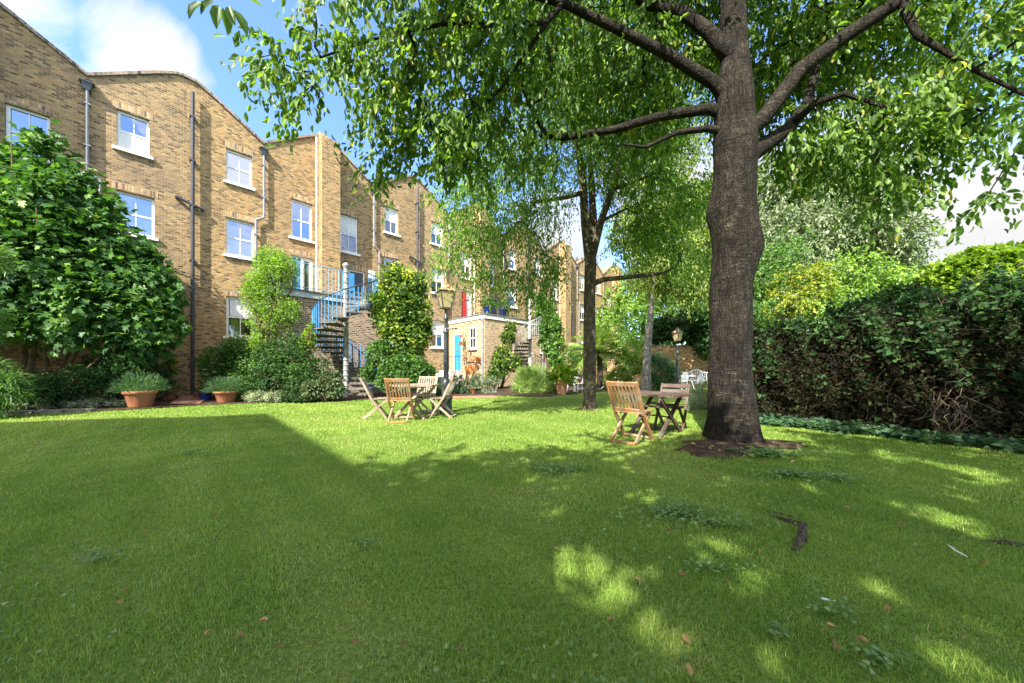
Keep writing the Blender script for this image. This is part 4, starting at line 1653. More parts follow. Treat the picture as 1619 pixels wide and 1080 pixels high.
# ---- the thick tree
BT = thing('shade_tree', 'thick trunked tree with spreading boughs on the right of the lawn', 'tree', (0, 0, 0))
trk = [(V3(3.25, 4.85, -.05), .30), (V3(3.23, 4.85, .5), .285), (V3(3.20, 4.85, 1.3), .262), (at(1157, 450, 4.85), .262), (at(1163, 395, 4.85), .292), (at(1158, 330, 4.85), .292), (at(1161, 270, 4.85), .265), (at(1162, 230, 4.85), .28),
       (at(1160, 160, 4.85), .25), (at(1163, 90, 4.88), .18), (at(1157, 0, 4.9), .155), (at(1165, -120, 5.0), .17), (at(1150, -300, 5.1), .08)]
limbs = [trk,
         [(at(1165, 215, 4.85), .15), (at(1205, 190, 4.8), .115), (at(1265, 110, 4.7), .10), (at(1340, 55, 4.6), .092), (at(1425, 0, 4.5), .08), (at(1520, -80, 4.4), .07), (at(1640, -160, 4.3), .04)],
         [(at(1165, 260, 4.85), .14), (at(1205, 232, 5.0), .12), (at(1245, 205, 5.2), .10), (at(1275, 165, 5.4), .075), (at(1290, 110, 5.6), .06), (at(1310, 40, 5.8), .045)],
         [(at(1245, 205, 5.2), .06), (at(1290, 162, 5.0), .05), (at(1335, 148, 4.8), .035), (at(1400, 170, 4.6), .02)],
         [(at(1155, 160, 4.85), .13), (at(1130, 132, 4.85), .085), (at(1060, 88, 4.8), .072), (at(985, 50, 4.7), .062), (at(890, 5, 4.6), .05), (at(820, -15, 4.5), .05), (at(700, -30, 4.3), .035)],
         [(at(890, 5, 4.6), .045), (at(865, 35, 4.6), .035), (at(800, 40, 4.55), .03), (at(700, 38, 4.5), .025), (at(590, 62, 4.4), .018), (at(480, 100, 4.3), .012)],
         [(at(1155, 90, 4.85), .12), (at(1120, 50, 4.9), .09), (at(1080, 20, 5.0), .08), (at(1020, 5, 5.2), .07), (at(930, -60, 5.4), .05)],
         [(at(1155, 180, 4.85), .10), (at(1120, 172, 4.9), .075), (at(1040, 185, 5.1), .062), (at(970, 205, 5.3), .055), (at(890, 218, 5.5), .05), (at(865, 215, 5.6), .04), (at(845, 185, 5.7), .03), (at(830, 150, 5.8), .02)],
         [(at(1155, 212, 4.85), .07), (at(1120, 203, 4.8), .05), (at(1070, 210, 4.7), .035), (at(1020, 233, 4.6), .022), (at(985, 228, 4.5), .012)],
         [(at(865, 35, 4.6), .03), (at(800, 130, 4.9), .022), (at(770, 165, 5.0), .018), (at(690, 215, 5.1), .012)],
         [(at(1425, 0, 4.5), .06), (at(1450, 55, 4.3), .04), (at(1540, 110, 4.1), .025), (at(1640, 160, 3.9), .015)]]
E = (1, 1, .8)
bl = [(at(560, 80, 4.5), .95, (1, .9, .75)), (at(455, 100, 4.3), .42, (1, .8, .55)), (at(470, 165, 4.4), .26, (1, .8, .6)), (at(660, 130, 4.8), 1.15, (1, 1, .8)), (at(700, 215, 5.0), .75, (1.2, 1, .6)),
      (at(620, 245, 5.0), .40, (1.2, .9, .6)), (at(770, 40, 5.3), 1.3, E), (at(800, 190, 5.6), 1.2, E), (at(930, 70, 6.4), 1.8, E), (at(1010, 130, 6.2), 1.5, E), (at(1060, 40, 6.8), 1.6, E),
      (at(1160, -120, 6.2), 2.4, E), (at(1330, 70, 6.2), 1.5, E), (at(1290, 20, 6.5), 1.8, E), (at(1460, 100, 5.8), 1.5, E), (at(1570, 120, 4.2), 1.2, E), (at(1610, 215, 4.1), .5, (1, 1, .7)),
      (at(1480, 215, 4.6), .7, (1.1, 1, .6)), (at(1370, 200, 5.0), 1.0, (1.2, 1, .7)), (at(1280, 240, 5.6), .9, (1.1, 1, .65)), (at(1400, 285, 4.8), .42, (1.3, 1, .6)), (at(1565, 285, 4.2), .28, (1, 1, .9)),
      (at(1230, 130, 6.6), 1.4, E), (at(720, -60, 4.2), 1.2, E), (V3(-.8, 4.3, 6.9), 1.7, E), (V3(1.2, 5.5, 7.6), 2.0, E), (V3(4.5, 5.5, 7.8), 2.2, E), (V3(6.5, 4.0, 6.6), 1.7, E), (V3(3.3, 5.0, 9.3), 2.2, E)]
A, _ = blob_points(bl, 2450, .4)
pos, par, rmin, tips = grow(limbs, A, w=.12)
mb = MB()


def trunk_wob(p_, an):
    z = p_.z
    fl = 1 + .30 * math.exp(-max(z, 0) / .22) * (1 + .45 * math.sin(3 * an + .6) + .25 * math.sin(5 * an)) + .12 * math.exp(-max(z, 0) / .8)
    k = 1 + .03 * math.sin(4 * an + z * 1.3) + .02 * math.sin(7 * an - z * 2.1) + .012 * math.sin(17 * an + 2.0 * math.sin(z * 5))
    k += .13 * math.exp(-((z - 3.42) / .20) ** 2) * max(0, math.cos(an - PI / 2)) + .13 * math.exp(-((z - 2.86) / .17) ** 2) * max(0, math.cos(an + PI / 2)) + .06 * math.sin(z * 4.3 + 2 * math.sin(an)) * math.sin(an * 2 + z)
    return fl * k


# smooth trunk spline
def densify(limb, step=.06):
    pts, rad = [], []
    for q in range(len(limb) - 1):
        (a, ra), (b, rb) = limb[q], limb[q + 1]
        n = max(1, int((b - a).length / step))
        for k in range(n):
            pts.append(a.lerp(b, k / n))
            rad.append(ra + (rb - ra) * k / n)
    pts.append(limb[-1][0])
    rad.append(limb[-1][1])
    for _ in range(6):
        pts = [pts[0]] + [(pts[i - 1] + pts[i] * 2 + pts[i + 1]) / 4 for i in range(1, len(pts) - 1)] + [pts[-1]]
    return pts, rad


tp, tr_ = densify(trk)
mb.tube(tp, tr_, 56, cap=False, wob=trunk_wob)
ntr = len(mb.v)
tree_wood(mb, pos, par, rmin, tips, rt=.0045, ex=.42, skip=lambda pts: max((Vector(q) - Vector(trk[0][0])).length for q in pts[:1]) < .05)
tobj = mb.build('trunk', M['bark_big'], BT, smooth=True)
T = np.array([pos[i] for i in tips])
ctr = np.array([3.2, 4.85, 5.0])
od = nrm(T - ctr)
tip_leaves('crown', np.repeat(T, 3, 0), np.repeat(od, 3, 0), 11, .44, .118, .46, T_LEAF, M['leaf_cherry'], BT, droop=.95)

# ---- the slim tree in the middle
B2 = thing('slim_tree', 'slim forked tree in the middle of the lawn with weeping light foliage', 'tree', (0, 0, 0))
g2 = gnd(932, 646)
Yb = g2.y
t2 = [(V3(g2.x, Yb, -.05), .205), (V3(g2.x, Yb, .25), .178), (at(932, 560, Yb), .17), (at(932, 470, Yb), .155), (at(934, 410, Yb), .16)]
l2 = [t2,
      [(at(932, 415, Yb), .13), (at(925, 350, Yb), .12), (at(922, 290, Yb - .1), .10), (at(912, 220, Yb - .2), .08), (at(905, 120, Yb - .2), .05), (at(900, 20, Yb - .2), .025)],
      [(at(935, 410, Yb), .13), (at(938, 350, Yb + .2), .11), (at(935, 290, Yb + .3), .09), (at(932, 230, Yb + .4), .07), (at(928, 120, Yb + .4), .045)],
      [(at(936, 405, Yb), .12), (at(950, 350, Yb), .10), (at(968, 300, Yb), .085), (at(985, 230, Yb + .1), .06), (at(1000, 140, Yb), .035)],
      [(at(934, 450, Yb), .09), (at(955, 442, Yb), .07), (at(995, 438, Yb - .2), .06), (at(1050, 432, Yb - .4), .04), (at(1075, 415, Yb - .5), .02)],
      [(at(920, 305, Yb - .1), .07), (at(895, 312, Yb - .3), .055), (at(845, 320, Yb - .5), .045), (at(825, 350, Yb - .6), .035), (at(800, 370, Yb - .7), .025), (at(740, 390, Yb - .8), .012)],
      [(at(968, 300, Yb), .05), (at(1010, 285, Yb - .2), .035), (at(1045, 270, Yb - .3), .02)],
      [(at(950, 350, Yb), .05), (at(990, 330, Yb + .2), .03), (at(1030, 350, Yb + .3), .016)]]
b2 = [(at(850, 330, Yb - .6), 1.0, E), (at(770, 370, Yb - .8), .85, (1.2, 1, .6)), (at(700, 405, Yb - 1.0), .42, (1.6, 1, .45)), (at(740, 310, Yb - .7), .8, E), (at(800, 260, Yb - .4), 1.2, E), (at(910, 230, Yb), 1.5, E),
      (at(1000, 250, Yb), 1.4, E), (at(1060, 320, Yb), 1.15, E), (at(1080, 400, Yb - .3), .6, (1.2, 1, .8)), (at(1000, 360, Yb + .5), .9, E), (at(870, 410, Yb - .5), .65, (1, 1, .9)), (at(810, 430, Yb - .6), .5, (1.1, 1, .9)), (at(850, 455, Yb - .3), .5, (1.1, 1, .9)), (at(765, 425, Yb - .7), .45, (1.2, 1, .8)),
      (at(880, 130, Yb + .3), 1.6, E), (at(980, 120, Yb + .4), 1.7, E), (at(930, 10, Yb), 1.6, E), (at(1040, 180, Yb + .5), 1.5, E), (at(720, 220, Yb - .3), .8, E)]
A, _ = blob_points(b2, 2000, .42)
pos, par, rmin, tips = grow(l2, A, w=.12)
mb = MB()
tree_wood(mb, pos, par, rmin, tips, rt=.005, ex=.42)
mb.build('trunk', M['bark_mid'], B2, smooth=True)
T = np.array([pos[i] for i in tips])
od = nrm(T - np.array([g2.x, Yb, 5.]))
tip_leaves('crown', np.repeat(T, 3, 0), np.repeat(od, 3, 0), 12, .6, .098, .42, T_SIMPLE, M['leaf_second'], B2, droop=1.2)


# ---- other trees
def simple_tree(name, label, base, blobs, nt_, per, leaf, wr, mat, bmat, r0, limbs=None, droop=.5, tw=.5, group=None, shell=.5, gaps=False):
    t = thing(name, label, 'tree', (0, 0, 0), 0, group)
    top = Vector(blobs[0][0])
    base = Vector(base)
    trunk = [(base + V3(0, 0, -.1), r0 * 1.15), (base.lerp(top, .35) + V3(random.uniform(-.1, .1), 0, 0), r0 * .85), (base.lerp(top, .7), r0 * .6), (top, r0 * .3)]
    A, _ = blob_points(blobs, nt_, shell)
    pos, par, rmin, tips = grow([trunk] + (limbs or []), A, w=.15, seg=.6)
    mb = MB()
    tree_wood(mb, pos, par, rmin, tips, rt=r0 * .035, ex=.45)
    mb.build('trunk', bmat, t, smooth=True)
    T = np.array([pos[i] for i in tips])
    od = nrm(T - np.array(top))
    tip_leaves('crown', np.repeat(T, 2, 0), np.repeat(od, 2, 0), per, tw, leaf, wr, T_SIMPLE, mat, t, droop=droop, gaps=gaps)
    return t


b3 = gnd(1021, 619)
simple_tree('birch_tree', 'pale mottled slim trunk leaning slightly, behind the dark folding table', b3,
            [(at(1034, 430, b3.y), 1.2, E), (at(1060, 400, b3.y - .3), 1.6, E), (at(1085, 440, b3.y - .5), 1.3, (1, 1, .8)), (at(1010, 360, b3.y), 1.6, E), (at(1060, 320, b3.y), 2.0, E), (at(1040, 240, b3.y), 2.2, E), (at(1100, 380, b3.y), 1.4, E)],
            1300, 10, .19, .42, M['leaf_birch'], M['bark_pale'], .22, droop=.9, tw=.7)
simple_tree('whitebeam_tree', 'large silvery leaved tree rising beyond the hedge right of the thick trunk', (15.5, 22, 0),
            [(at(1300, 330, 21), 3.6, (1, 1, .8)), (at(1240, 380, 20), 2.6, E), (at(1370, 370, 21), 2.7, E), (at(1330, 280, 22), 2.4, E), (at(1240, 300, 21), 2.4, E), (at(1400, 410, 21), 1.6, E), (at(1220, 430, 19), 2.0, E)],
            2600, 13, .25, .5, M['leaf_silver'], M['bark_mid'], .32, droop=.5, tw=1.0)
simple_tree('birch_tree', 'wispy far birch with pale stems against the right hand sky', (26.5, 22.5, 0),
            [(at(1432, 400, 22), 1.0, (.6, .7, 1.3)), (at(1445, 410, 22), .8, (.6, .7, 1.1)), (at(1425, 430, 22), 1.2, E)], 120, 8, .16, .4, M['leaf_grey'], M['bark_pale'], .16, droop=1.2, tw=.9)
simple_tree('yellow_tree', 'yellow green small tree behind the hedge right of the thick trunk', (11.6, 13.5, 0),
            [(at(1262, 455, 13.3), 1.1, E), (at(1290, 480, 13), .8, E), (at(1240, 485, 13), .8, E), (at(1275, 440, 13.4), .6, E)], 330, 8, .16, .5, M['leaf_yellow'], M['bark_mid'], .12, tw=.4)
simple_tree('young_tree', 'mid green bushy tree left of the yellow green tree behind the hedge', (10.2, 14.2, 0),
            [(at(1215, 450, 14), 1.3, E), (at(1200, 500, 13.5), 1.2, E), (at(1230, 400, 14.5), 1.2, E), (at(1195, 430, 14.5), 1.1, E)], 420, 8, .16, .5, M['leaf_mid'], M['bark_mid'], .13, tw=.45)
simple_tree('young_tree', 'leafy green tree right of the yellow green tree above the dark hedge', (13.6, 13.5, 0),
            [(at(1340, 440, 13), 1.25, E), (at(1310, 480, 12.5), .9, E), (at(1380, 450, 12.5), 1.0, E), (at(1420, 445, 12), .8, E), (at(1360, 490, 12), .9, E)], 480, 8, .16, .5, M['leaf_jas'], M['bark_mid'], .13, tw=.45)
simple_tree('far_tree', 'tall tree far behind the terrace end left of the thick trunk', (15, 34, 0),
            [(at(1080, 400, 34), 4.5, E), (at(1110, 330, 34), 4, E), (at(1050, 440, 33), 3.4, E), (at(1130, 440, 32), 3.4, E), (at(1010, 430, 36), 3, E)], 520, 9, .42, .5, M['leaf_birch'], M['bark_mid'], .4, tw=1.3)
simple_tree('far_tree', 'tall dark tree far behind the silvery tree', (27, 33, 0),
            [(at(1240, 430, 32), 4.2, E), (at(1180, 400, 34), 4, E), (at(1310, 440, 31), 3.4, E), (at(1380, 460, 30), 3.0, E)], 480, 9, .42, .5, M['leaf_mid'], M['bark_mid'], .4, tw=1.3)

HB_ = at(1420, 583, 11)
for lab_, bb_, n_, key_ in (
        ('dark thicket standing close behind the hedge left end', [(at(1240, 580, 9.5), .85, E), (at(1300, 580, 9.2), .85, E), (at(1215, 590, 10), .9, E), (at(1330, 605, 9), .9, E), (at(1260, 615, 9.4), 1.0, E)], 600, 'dark'),
        ('dark thicket standing close behind the middle of the hedge', [(at(1420, 550, 8.6), .95, E), (at(1380, 580, 8.8), .95, E), (at(1480, 545, 8.2), 1.1, E), (at(1440, 605, 8.4), 1.1, E)], 600, 'dark'),
        ('dark thicket standing close behind the right end of the hedge', [(at(1560, 565, 7.8), 1.0, E), (at(1640, 560, 7.4), 1.0, E), (at(1600, 600, 7.6), 1.0, E), (at(1520, 595, 7.9), 1.0, E), (at(1700, 580, 7.2), 1.0, E)], 600, 'dark')):
    b0_ = Vector(bb_[0][0])
    simple_tree('thicket', lab_, (b0_.x, b0_.y, 0), [(Vector(q[0]), q[1], (1, .8, 1)) for q in bb_], n_, 9, .17, .6, M['leaf_' + key_], M['bark_mid'], .08, tw=.4)
for lab_, bb_, n_, key_, lf_ in (
        ('round bushy tree low behind the garden wall at the far end', [(at(1060, 500, 27), 2.4, E), (at(1020, 520, 28), 2.2, E), (at(1100, 510, 26), 2.6, E), (at(1040, 560, 27), 2.2, E), (at(1090, 570, 26), 2.2, E)], 420, 'mid', .34),
        ('yellowish bushy tree behind the end of the terrace', [(at(990, 480, 33), 3.0, E), (at(960, 520, 33), 2.6, E), (at(1030, 470, 34), 3.0, E), (at(1000, 550, 32), 2.4, E)], 420, 'jas', .38),
        ('dense green tree behind the thicket and the thick trunk', [(at(1160, 520, 20), 2.4, E), (at(1200, 540, 19), 2.2, E), (at(1150, 470, 21), 2.4, E), (at(1230, 520, 19), 2.0, E), (at(1180, 590, 19), 2.0, E)], 480, 'mid', .28),
        ('broad green tree far behind the vine canopy', [(at(1500, 470, 22), 3.0, E), (at(1580, 460, 21), 3.0, E), (at(1420, 500, 22), 3.0, E), (at(1660, 450, 20), 3, E), (at(1340, 520, 22), 3.0, E)], 480, 'mid', .32)):
    b0_ = Vector(bb_[0][0])
    simple_tree('far_tree', lab_, (b0_.x, b0_.y, 0), bb_, n_, 10, lf_, .55, M['leaf_' + key_], M['bark_mid'], .2, tw=.9)

# a tree behind the photographer: its shade covers the foreground, one low spray hangs into the top left corner
bt = thing('overhanging_tree', 'tree behind the photographer with one leafy spray hanging into the top left corner', 'tree', (0, 0, 0))
trk4 = [(V3(-1.2, -4.6, -.1), .3), (V3(-1.2, -4.6, 3.2), .24), (V3(-1.1, -4.4, 6), .15), (V3(-1, -4.2, 8), .06)]
lim4 = [trk4, [(V3(-1.2, -4.6, 3.4), .12), (V3(-1.6, -2.5, 4.0), .08), (V3(-1.75, -.4, 3.9), .045), (V3(-1.6, .9, 3.3), .02), (at(352, -14, 1.62), .006)],
        [(V3(-1.2, -4.6, 3.6), .12), (V3(1.2, -3.2, 4.8), .08), (V3(3.0, -2.4, 5.2), .04)]]
b4 = [(V3(-3.2, -3.4, 6.2), 1.7, E), (V3(-1.2, -4.0, 6.8), 2.1, E), (V3(.3, -3.6, 6.2), 1.8, E), (V3(-.6, -2.2, 5.6), 1.4, E), (V3(.6, -2.2, 5.6), 1.2, E), (V3(-2.4, -2.4, 5.4), 1.3, E),
      (V3(-.5, -5.4, 7.6), 2, E), (V3(-3.4, -5.0, 6.6), 1.8, E), (V3(.8, -5.6, 7.2), 1.7, E), (V3(.2, -1.3, 5.8), 1.1, E), (V3(-1.2, -1.4, 5.6), 1.1, E)]
A, _ = blob_points(b4, 900, .5)
pos, par, rmin, tips = grow(lim4, A, w=.12, seg=.5)
mb = MB()
tree_wood(mb, pos, par, rmin, tips, rt=.006, ex=.42)
mb.build('trunk', M['bark_big'], bt, smooth=True)
T = np.array([pos[i] for i in tips])
od = nrm(T - np.array([-1., -4, 6]))
tip_leaves('crown', np.repeat(T, 3, 0), np.repeat(od, 3, 0), 8, .5, .19, .55, T_SIMPLE, M['leaf_cherry'], bt, droop=.8, gaps=True)
simple_tree('overhanging_tree', 'second tree behind the photographer on the right that shades the hedge', (5.2, -4.2, 0),
            [(V3(4.6, -2.6, 6.6), 1.9, E), (V3(2.6, -2.0, 6.2), 1.5, E), (V3(6.2, -2.6, 6.4), 1.8, E), (V3(4.0, -1.2, 6.0), 1.3, E), (V3(2.4, -1.2, 5.8), 1.1, E), (V3(5.4, -.9, 6.0), 1.4, E), (V3(4.8, -4.2, 7.2), 2.0, E), (V3(2.9, -3.9, 6.8), 1.6, E), (V3(6.8, -1.2, 6.4), 1.3, E), (V3(7.6, -3.4, 7.0), 1.8, E)],
            760, 8, .20, .55, M['leaf_cherry'], M['bark_mid'], .2, tw=.5, gaps=True)
sp = np.array([at(x, y, 1.6) for x, y in ((322, 4), (345, 8), (352, 12), (362, 10), (370, 15), (340, 2), (375, -6), (330, -10), (358, -4))])
sax = np.array([(-.5, 0, -.75), (-.1, 0, -1), (.15, .1, -1), (.45, -.1, -.85), (.3, .1, -.9), (-.7, 0, -.4), (.8, 0, -.3), (-.8, .1, .1), (.1, .2, .5)]) + RNG.normal(0, .12, (9, 3))
leaves('leaf_spray', sp, sax, np.tile(np.array([0.3, -1., .4]), (9, 1)) + RNG.normal(0, .3, (9, 3)), RNG.uniform(.095, .13, 9), .42, T_LEAF, M['leaf_cherry'], bt, RNG.uniform(.1, .5, 9))


# ------------------------------------------------------------------ shrubs and climbers
def shrub(name, label, base, blobs, n, leaf, mkey, tpl=T_SIMPLE, wr=.5, up=.2, droop=.2, stems=5, shell=.33, cat='shrub', lum=.0, clump=90, group=None, flowers=None, smat=None, outw=.8):
    """blobs given as (px, py, depth, radius in px[, flat])"""
    bs = []
    for b in blobs:
        px, py, Y, rp = b[:4]
        fl = b[4] if len(b) > 4 else (1, .8, .95)
        bs.append((np.array(at(px, py, Y)), rp * Y / F, fl))
    t = thing(name, label, cat, (0, 0, 0), 0, group)
    n = int(n * 2.1)
    leaf = leaf * 1.12
    # clumps: first clump centres, then leaves round each
    nc = max(10, n // clump)
    C, dC = blob_points(bs, nc, shell * .9)
    k = RNG.integers(0, nc, n)
    rad = np.mean([b[1] for b in bs])
    P = C[k] + RNG.normal(0, 1, (n, 3)) * rad * .17
    P2, d2 = blob_points(bs, n, shell)
    mixm = RNG.random(n) < .45
    P[mixm] = P2[mixm]
    d = np.where(mixm[:, None], d2, dC[k])
    P[:, 2] = np.maximum(P[:, 2], .03 + RNG.random(n) * .08)
    ax = nrm(d * outw + RNG.normal(0, .55, (n, 3)) + np.array([0, 0, up - droop]))
    nor = d * .8 + RNG.normal(0, .55, (n, 3)) + np.array([0, -.1, .7])
    cl = RNG.normal(0, .17, nc)[k]
    rnd = np.clip(RNG.random(n) * .75 + .1 + cl + lum, 0, 1)
    leaves('foliage', P, ax, nor, RNG.uniform(.6, 1.2, n) * leaf, wr, tpl, M[mkey], t, rnd)
    if stems:
        mb = MB()
        base = Vector(base)
        for s in range(stems):
            b = bs[s % len(bs)]
            e = Vector(b[0]) + V3(*(RNG.normal(0, .25, 3) * b[1]))
            s0 = base + V3(random.uniform(-.25, .25), random.uniform(-.15, .15), -.05)
            mid = s0.lerp(e, .5) + V3(random.uniform(-.15, .15), random.uniform(-.1, .1), .1)
            r = .012 + .012 * (e - s0).length
            mb.tube([s0, s0.lerp(mid, .5) + V3(.03, 0, .03), mid, e], [r, r * .85, r * .7, r * .3], 6)
            for q in range(3):
                e2 = e + V3(*(RNG.normal(0, .38, 3) * b[1]))
                mb.tube([mid.lerp(e, .3 + .2 * q), mid.lerp(e2, .75) + V3(0, 0, .05), e2], [r * .5, r * .35, r * .12], 5)
        mb.build('stems', smat or M['bark_twig'], t, smooth=True)
    if flowers:
        fm, fn, fs = flowers
        Pf, df = blob_points(bs, fn * 4, .05)
        ok = (df[:, 1] < .2) & (df[:, 2] > -.2)
        Pf, df = Pf[ok][:fn], df[ok][:fn]
        for q in range(len(Pf)):
            mb = MB()
            c = Vector(Pf[q]) + Vector(df[q]) * .04
            for r_, tilt, cnt in ((fs, .5, 6), (fs * .65, 1.0, 5), (fs * .35, 1.4, 4)):
                for z in range(cnt):
                    a = 2 * PI * z / cnt + r_ * 30
                    o = V3(math.cos(a), math.sin(a), 0)
                    sd = V3(-math.sin(a), math.cos(a), 0)
                    tip = c + o * r_ * math.cos(tilt) + V3(0, 0, r_ * math.sin(tilt))
                    md = c + o * r_ * .6 * math.cos(tilt) + V3(0, 0, r_ * .5 * math.sin(tilt))
                    mb.add([c, md + sd * r_ * .5, tip, md - sd * r_ * .5], [(0, 1, 2), (0, 2, 3)])
            mb.build('flower', M[fm], t)
    return t


shrub('fig_tree', 'big leaved fig tree in front of the houses at the far left', (at(60, 583, 9.4).x, 9.4, 0),
      [(15, 290, 9.5, 62), (85, 335, 9.5, 70), (55, 420, 9.2, 90), (150, 400, 9.8, 72), (205, 455, 10, 62), (238, 515, 10, 46), (130, 490, 9.4, 62), (10, 470, 9.0, 82), (200, 540, 9.8, 44), (105, 278, 9.6, 24), (-60, 380, 9, 100), (268, 470, 10, 20), (175, 335, 9.9, 20), (225, 405, 10, 22), (60, 232, 9.5, 22), (285, 515, 10, 14), (130, 300, 9.7, 18)],
      11500, .165, 'leaf_fig', T_FIG, .8, up=.0, droop=.35, stems=9, shell=.28, cat='tree', clump=60)
shrub('feathery_shrub', 'feathery fine leaved shrub drooping in from the left edge above the bed', (-10.6, 6.9, 0),
      [(-30, 600, 7.2, 40, (1, .7, 1)), (2, 615, 7.2, 24), (20, 600, 7.3, 12), (28, 622, 7.3, 10), (-30, 640, 7.1, 34), (-18, 405, 7.3, 24), (-80, 500, 7.3, 60)], 4200, .20, 'leaf_mid', T_NEEDLE, .08, up=-.1, droop=.6, stems=0, clump=40)
shrub('rose_bush', 'dark leafy rose bush with one red bloom under the fig tree', (at(100, 640, 8.9).x, 8.9, 0),
      [(120, 605, 9, 26), (80, 615, 8.7, 28), (40, 620, 8.5, 26), (160, 620, 9.3, 24), (10, 625, 8.3, 24), (190, 590, 9.6, 25)], 3600, .075, 'leaf_dark', T_SIMPLE, .6, flowers=('petal_red', 1, .07))
shrub('ground_ivy', 'pale variegated trailing plant along the stone kerb at the left', (at(130, 645, 8.9).x, 8.7, 0),
      [(60, 641, 8.6, 9, (2.2, 1, .8)), (110, 640, 8.9, 9, (2.2, 1, .8)), (150, 638, 9.1, 9, (2, 1, .9)), (185, 640, 9.3, 8, (2, 1, .8)), (20, 645, 8.2, 9, (2, 1, .8)), (125, 628, 9.1, 8)], 2600, .06, 'leaf_grey', T_IVY, .8, stems=2)
shrub('low_shrub', 'dark low shrubs filling the shade behind the large rosemary pot', (at(215, 640, 10.6).x, 10.6, 0),
      [(210, 585, 10.6, 28), (180, 600, 10.2, 24), (240, 590, 11, 22), (250, 610, 11, 18), (155, 585, 10.2, 26)], 2600, .09, 'leaf_dark', T_SIMPLE, .5)
shrub('autumn_shrub', 'small yellowing shrub against the wall beside the long pipe', (at(264, 583, 11.9).x, 11.9, 0),
      [(264, 585, 11.9, 13), (270, 568, 11.9, 10), (258, 600, 11.8, 12)], 700, .09, 'leaf_ivymix', T_SIMPLE, .5)

# pots at the left
def rosemary_pot(label, px, py, r, h, pr, ph, mat, n=2200, key='leaf_blue'):
    g = gnd(px, py)
    return pot('terracotta_pot', label, g + V3(0, 0, .02), r, h, mat, n=n, leaf=.13, mkey=key, tpl=T_NEEDLE, ph=ph, pr=pr, wr=.09, group='terracotta pots in the flower beds')


rosemary_pot('large terracotta pot of rosemary at the lawn edge below the fig tree', 222, 644.5, .33, .46, .58, .55, M['terracotta'])
rosemary_pot('terracotta pot of rosemary at the lawn edge right of the brick path', 358, 637, .31, .36, .56, .5, M['terracotta'])
g = gnd(268, 632.5)
pot('terracotta_pot', 'small terracotta pot between the rosemary pot and the brick path', g, .21, .36, M['terracotta'], n=220, leaf=.13, mkey='leaf_mid', ph=.25, group='terracotta pots in the flower beds')
g = gnd(324, 634)
pot('glazed_pot', 'small blue glazed pot right of the brick path below the long pipe', g, .18, .28, M['blue_glaze'], n=160, leaf=.1, mkey='leaf_dark', ph=.25)
g = gnd(311, 630)
pot('terracotta_pot', 'tiny terracotta pot at the foot of the long dark pipe', g, .11, .2, M['terracotta'], n=0, group='terracotta pots in the flower beds')
g = gnd(888, 624)
pot('terracotta_pot', 'tall pale terracotta pot of broad green leaves beside white chairs', g, .26, .56, M['terra_pale'], n=260, leaf=.42, mkey='leaf_lime', tpl=T_LEAF, ph=.55, pr=.34, wr=.24, group='terracotta pots in the flower beds')
g = gnd(747, 623)
pot('terracotta_pot', 'small terracotta pot at the bed edge below the pale extension', g, .16, .26, M['terracotta'], n=120, leaf=.12, mkey='leaf_grey', ph=.2, group='terracotta pots in the flower beds')

shrub('hydrangea', 'hydrangea bush with white blooms right of the long dark pipe', (at(370, 583, 12).x, 12, 0),
      [(350, 575, 12, 30), (385, 562, 12, 30), (345, 600, 11.7, 25), (390, 600, 11.5, 28), (410, 575, 11.8, 25)], 4200, .10, 'leaf_mid', T_SIMPLE, .6, flowers=('petal_white', 9, .085), lum=-.12)
shrub('rose_bush', 'tall rose bush with pink red blooms in front of the brick extension', (at(450, 583, 11.2).x, 11.2, 0),
      [(440, 590, 11.2, 34), (470, 575, 11.2, 28), (430, 560, 11.4, 24), (480, 600, 11, 30), (460, 545, 11.4, 20), (415, 605, 11, 25), (505, 580, 11.1, 16)], 5200, .085, 'leaf_dark', T_SIMPLE, .55, flowers=('petal_red', 5, .085), lum=.1)
shrub('pale_shrub', 'grey green leafy shrub at the lawn edge left of the blue spiral stair', (at(510, 583, 10.9).x, 10.9, 0),
      [(505, 610, 10.9, 20), (525, 605, 11, 17), (490, 618, 10.7, 15), (530, 618, 10.9, 13)], 2000, .085, 'leaf_silver', T_SIMPLE, .6, lum=-.32)
shrub('silver_plant', 'low silvery plant at the lawn edge below the rose bush', (at(415, 583, 10.6).x, 10.6, 0),
      [(408, 628, 10.6, 11, (1.5, 1, .9)), (430, 628, 10.6, 9, (1.6, 1, .9)), (395, 626, 10.7, 9)], 1000, .06, 'leaf_grey', T_SIMPLE, .4, stems=2)
shrub('low_shrub', 'dark low shrub at the lawn edge between the second rosemary pot and silvery plant', (at(385, 583, 10.9).x, 10.9, 0),
      [(385, 618, 10.9, 14), (455, 622, 10.7, 14), (475, 622, 10.6, 14)], 1100, .07, 'leaf_dark', T_SIMPLE, .5, stems=3)
shrub('jasmine', 'tall light green jasmine column climbing the near roof terrace corner', (at(428, 583, 12).x, 12, 0),
      [(428, 412, 12, 25), (432, 440, 12, 35), (425, 475, 12, 33), (428, 505, 12, 30), (422, 540, 12, 26), (450, 425, 12, 22), (410, 455, 12, 22), (452, 490, 12, 20)], 8500, .085, 'leaf_jas', T_SIMPLE, .34, cat='climber', shell=.4, lum=.06)
shrub('climbing_vine', 'small yellow green climber left of the blue spiral stair', (at(488, 583, 11.7).x, 11.7, 0),
      [(490, 530, 11.6, 11), (486, 548, 11.6, 13), (476, 560, 11.6, 12), (494, 515, 11.7, 7)], 900, .085, 'leaf_lime', T_SIMPLE, .5, cat='climber', stems=3)
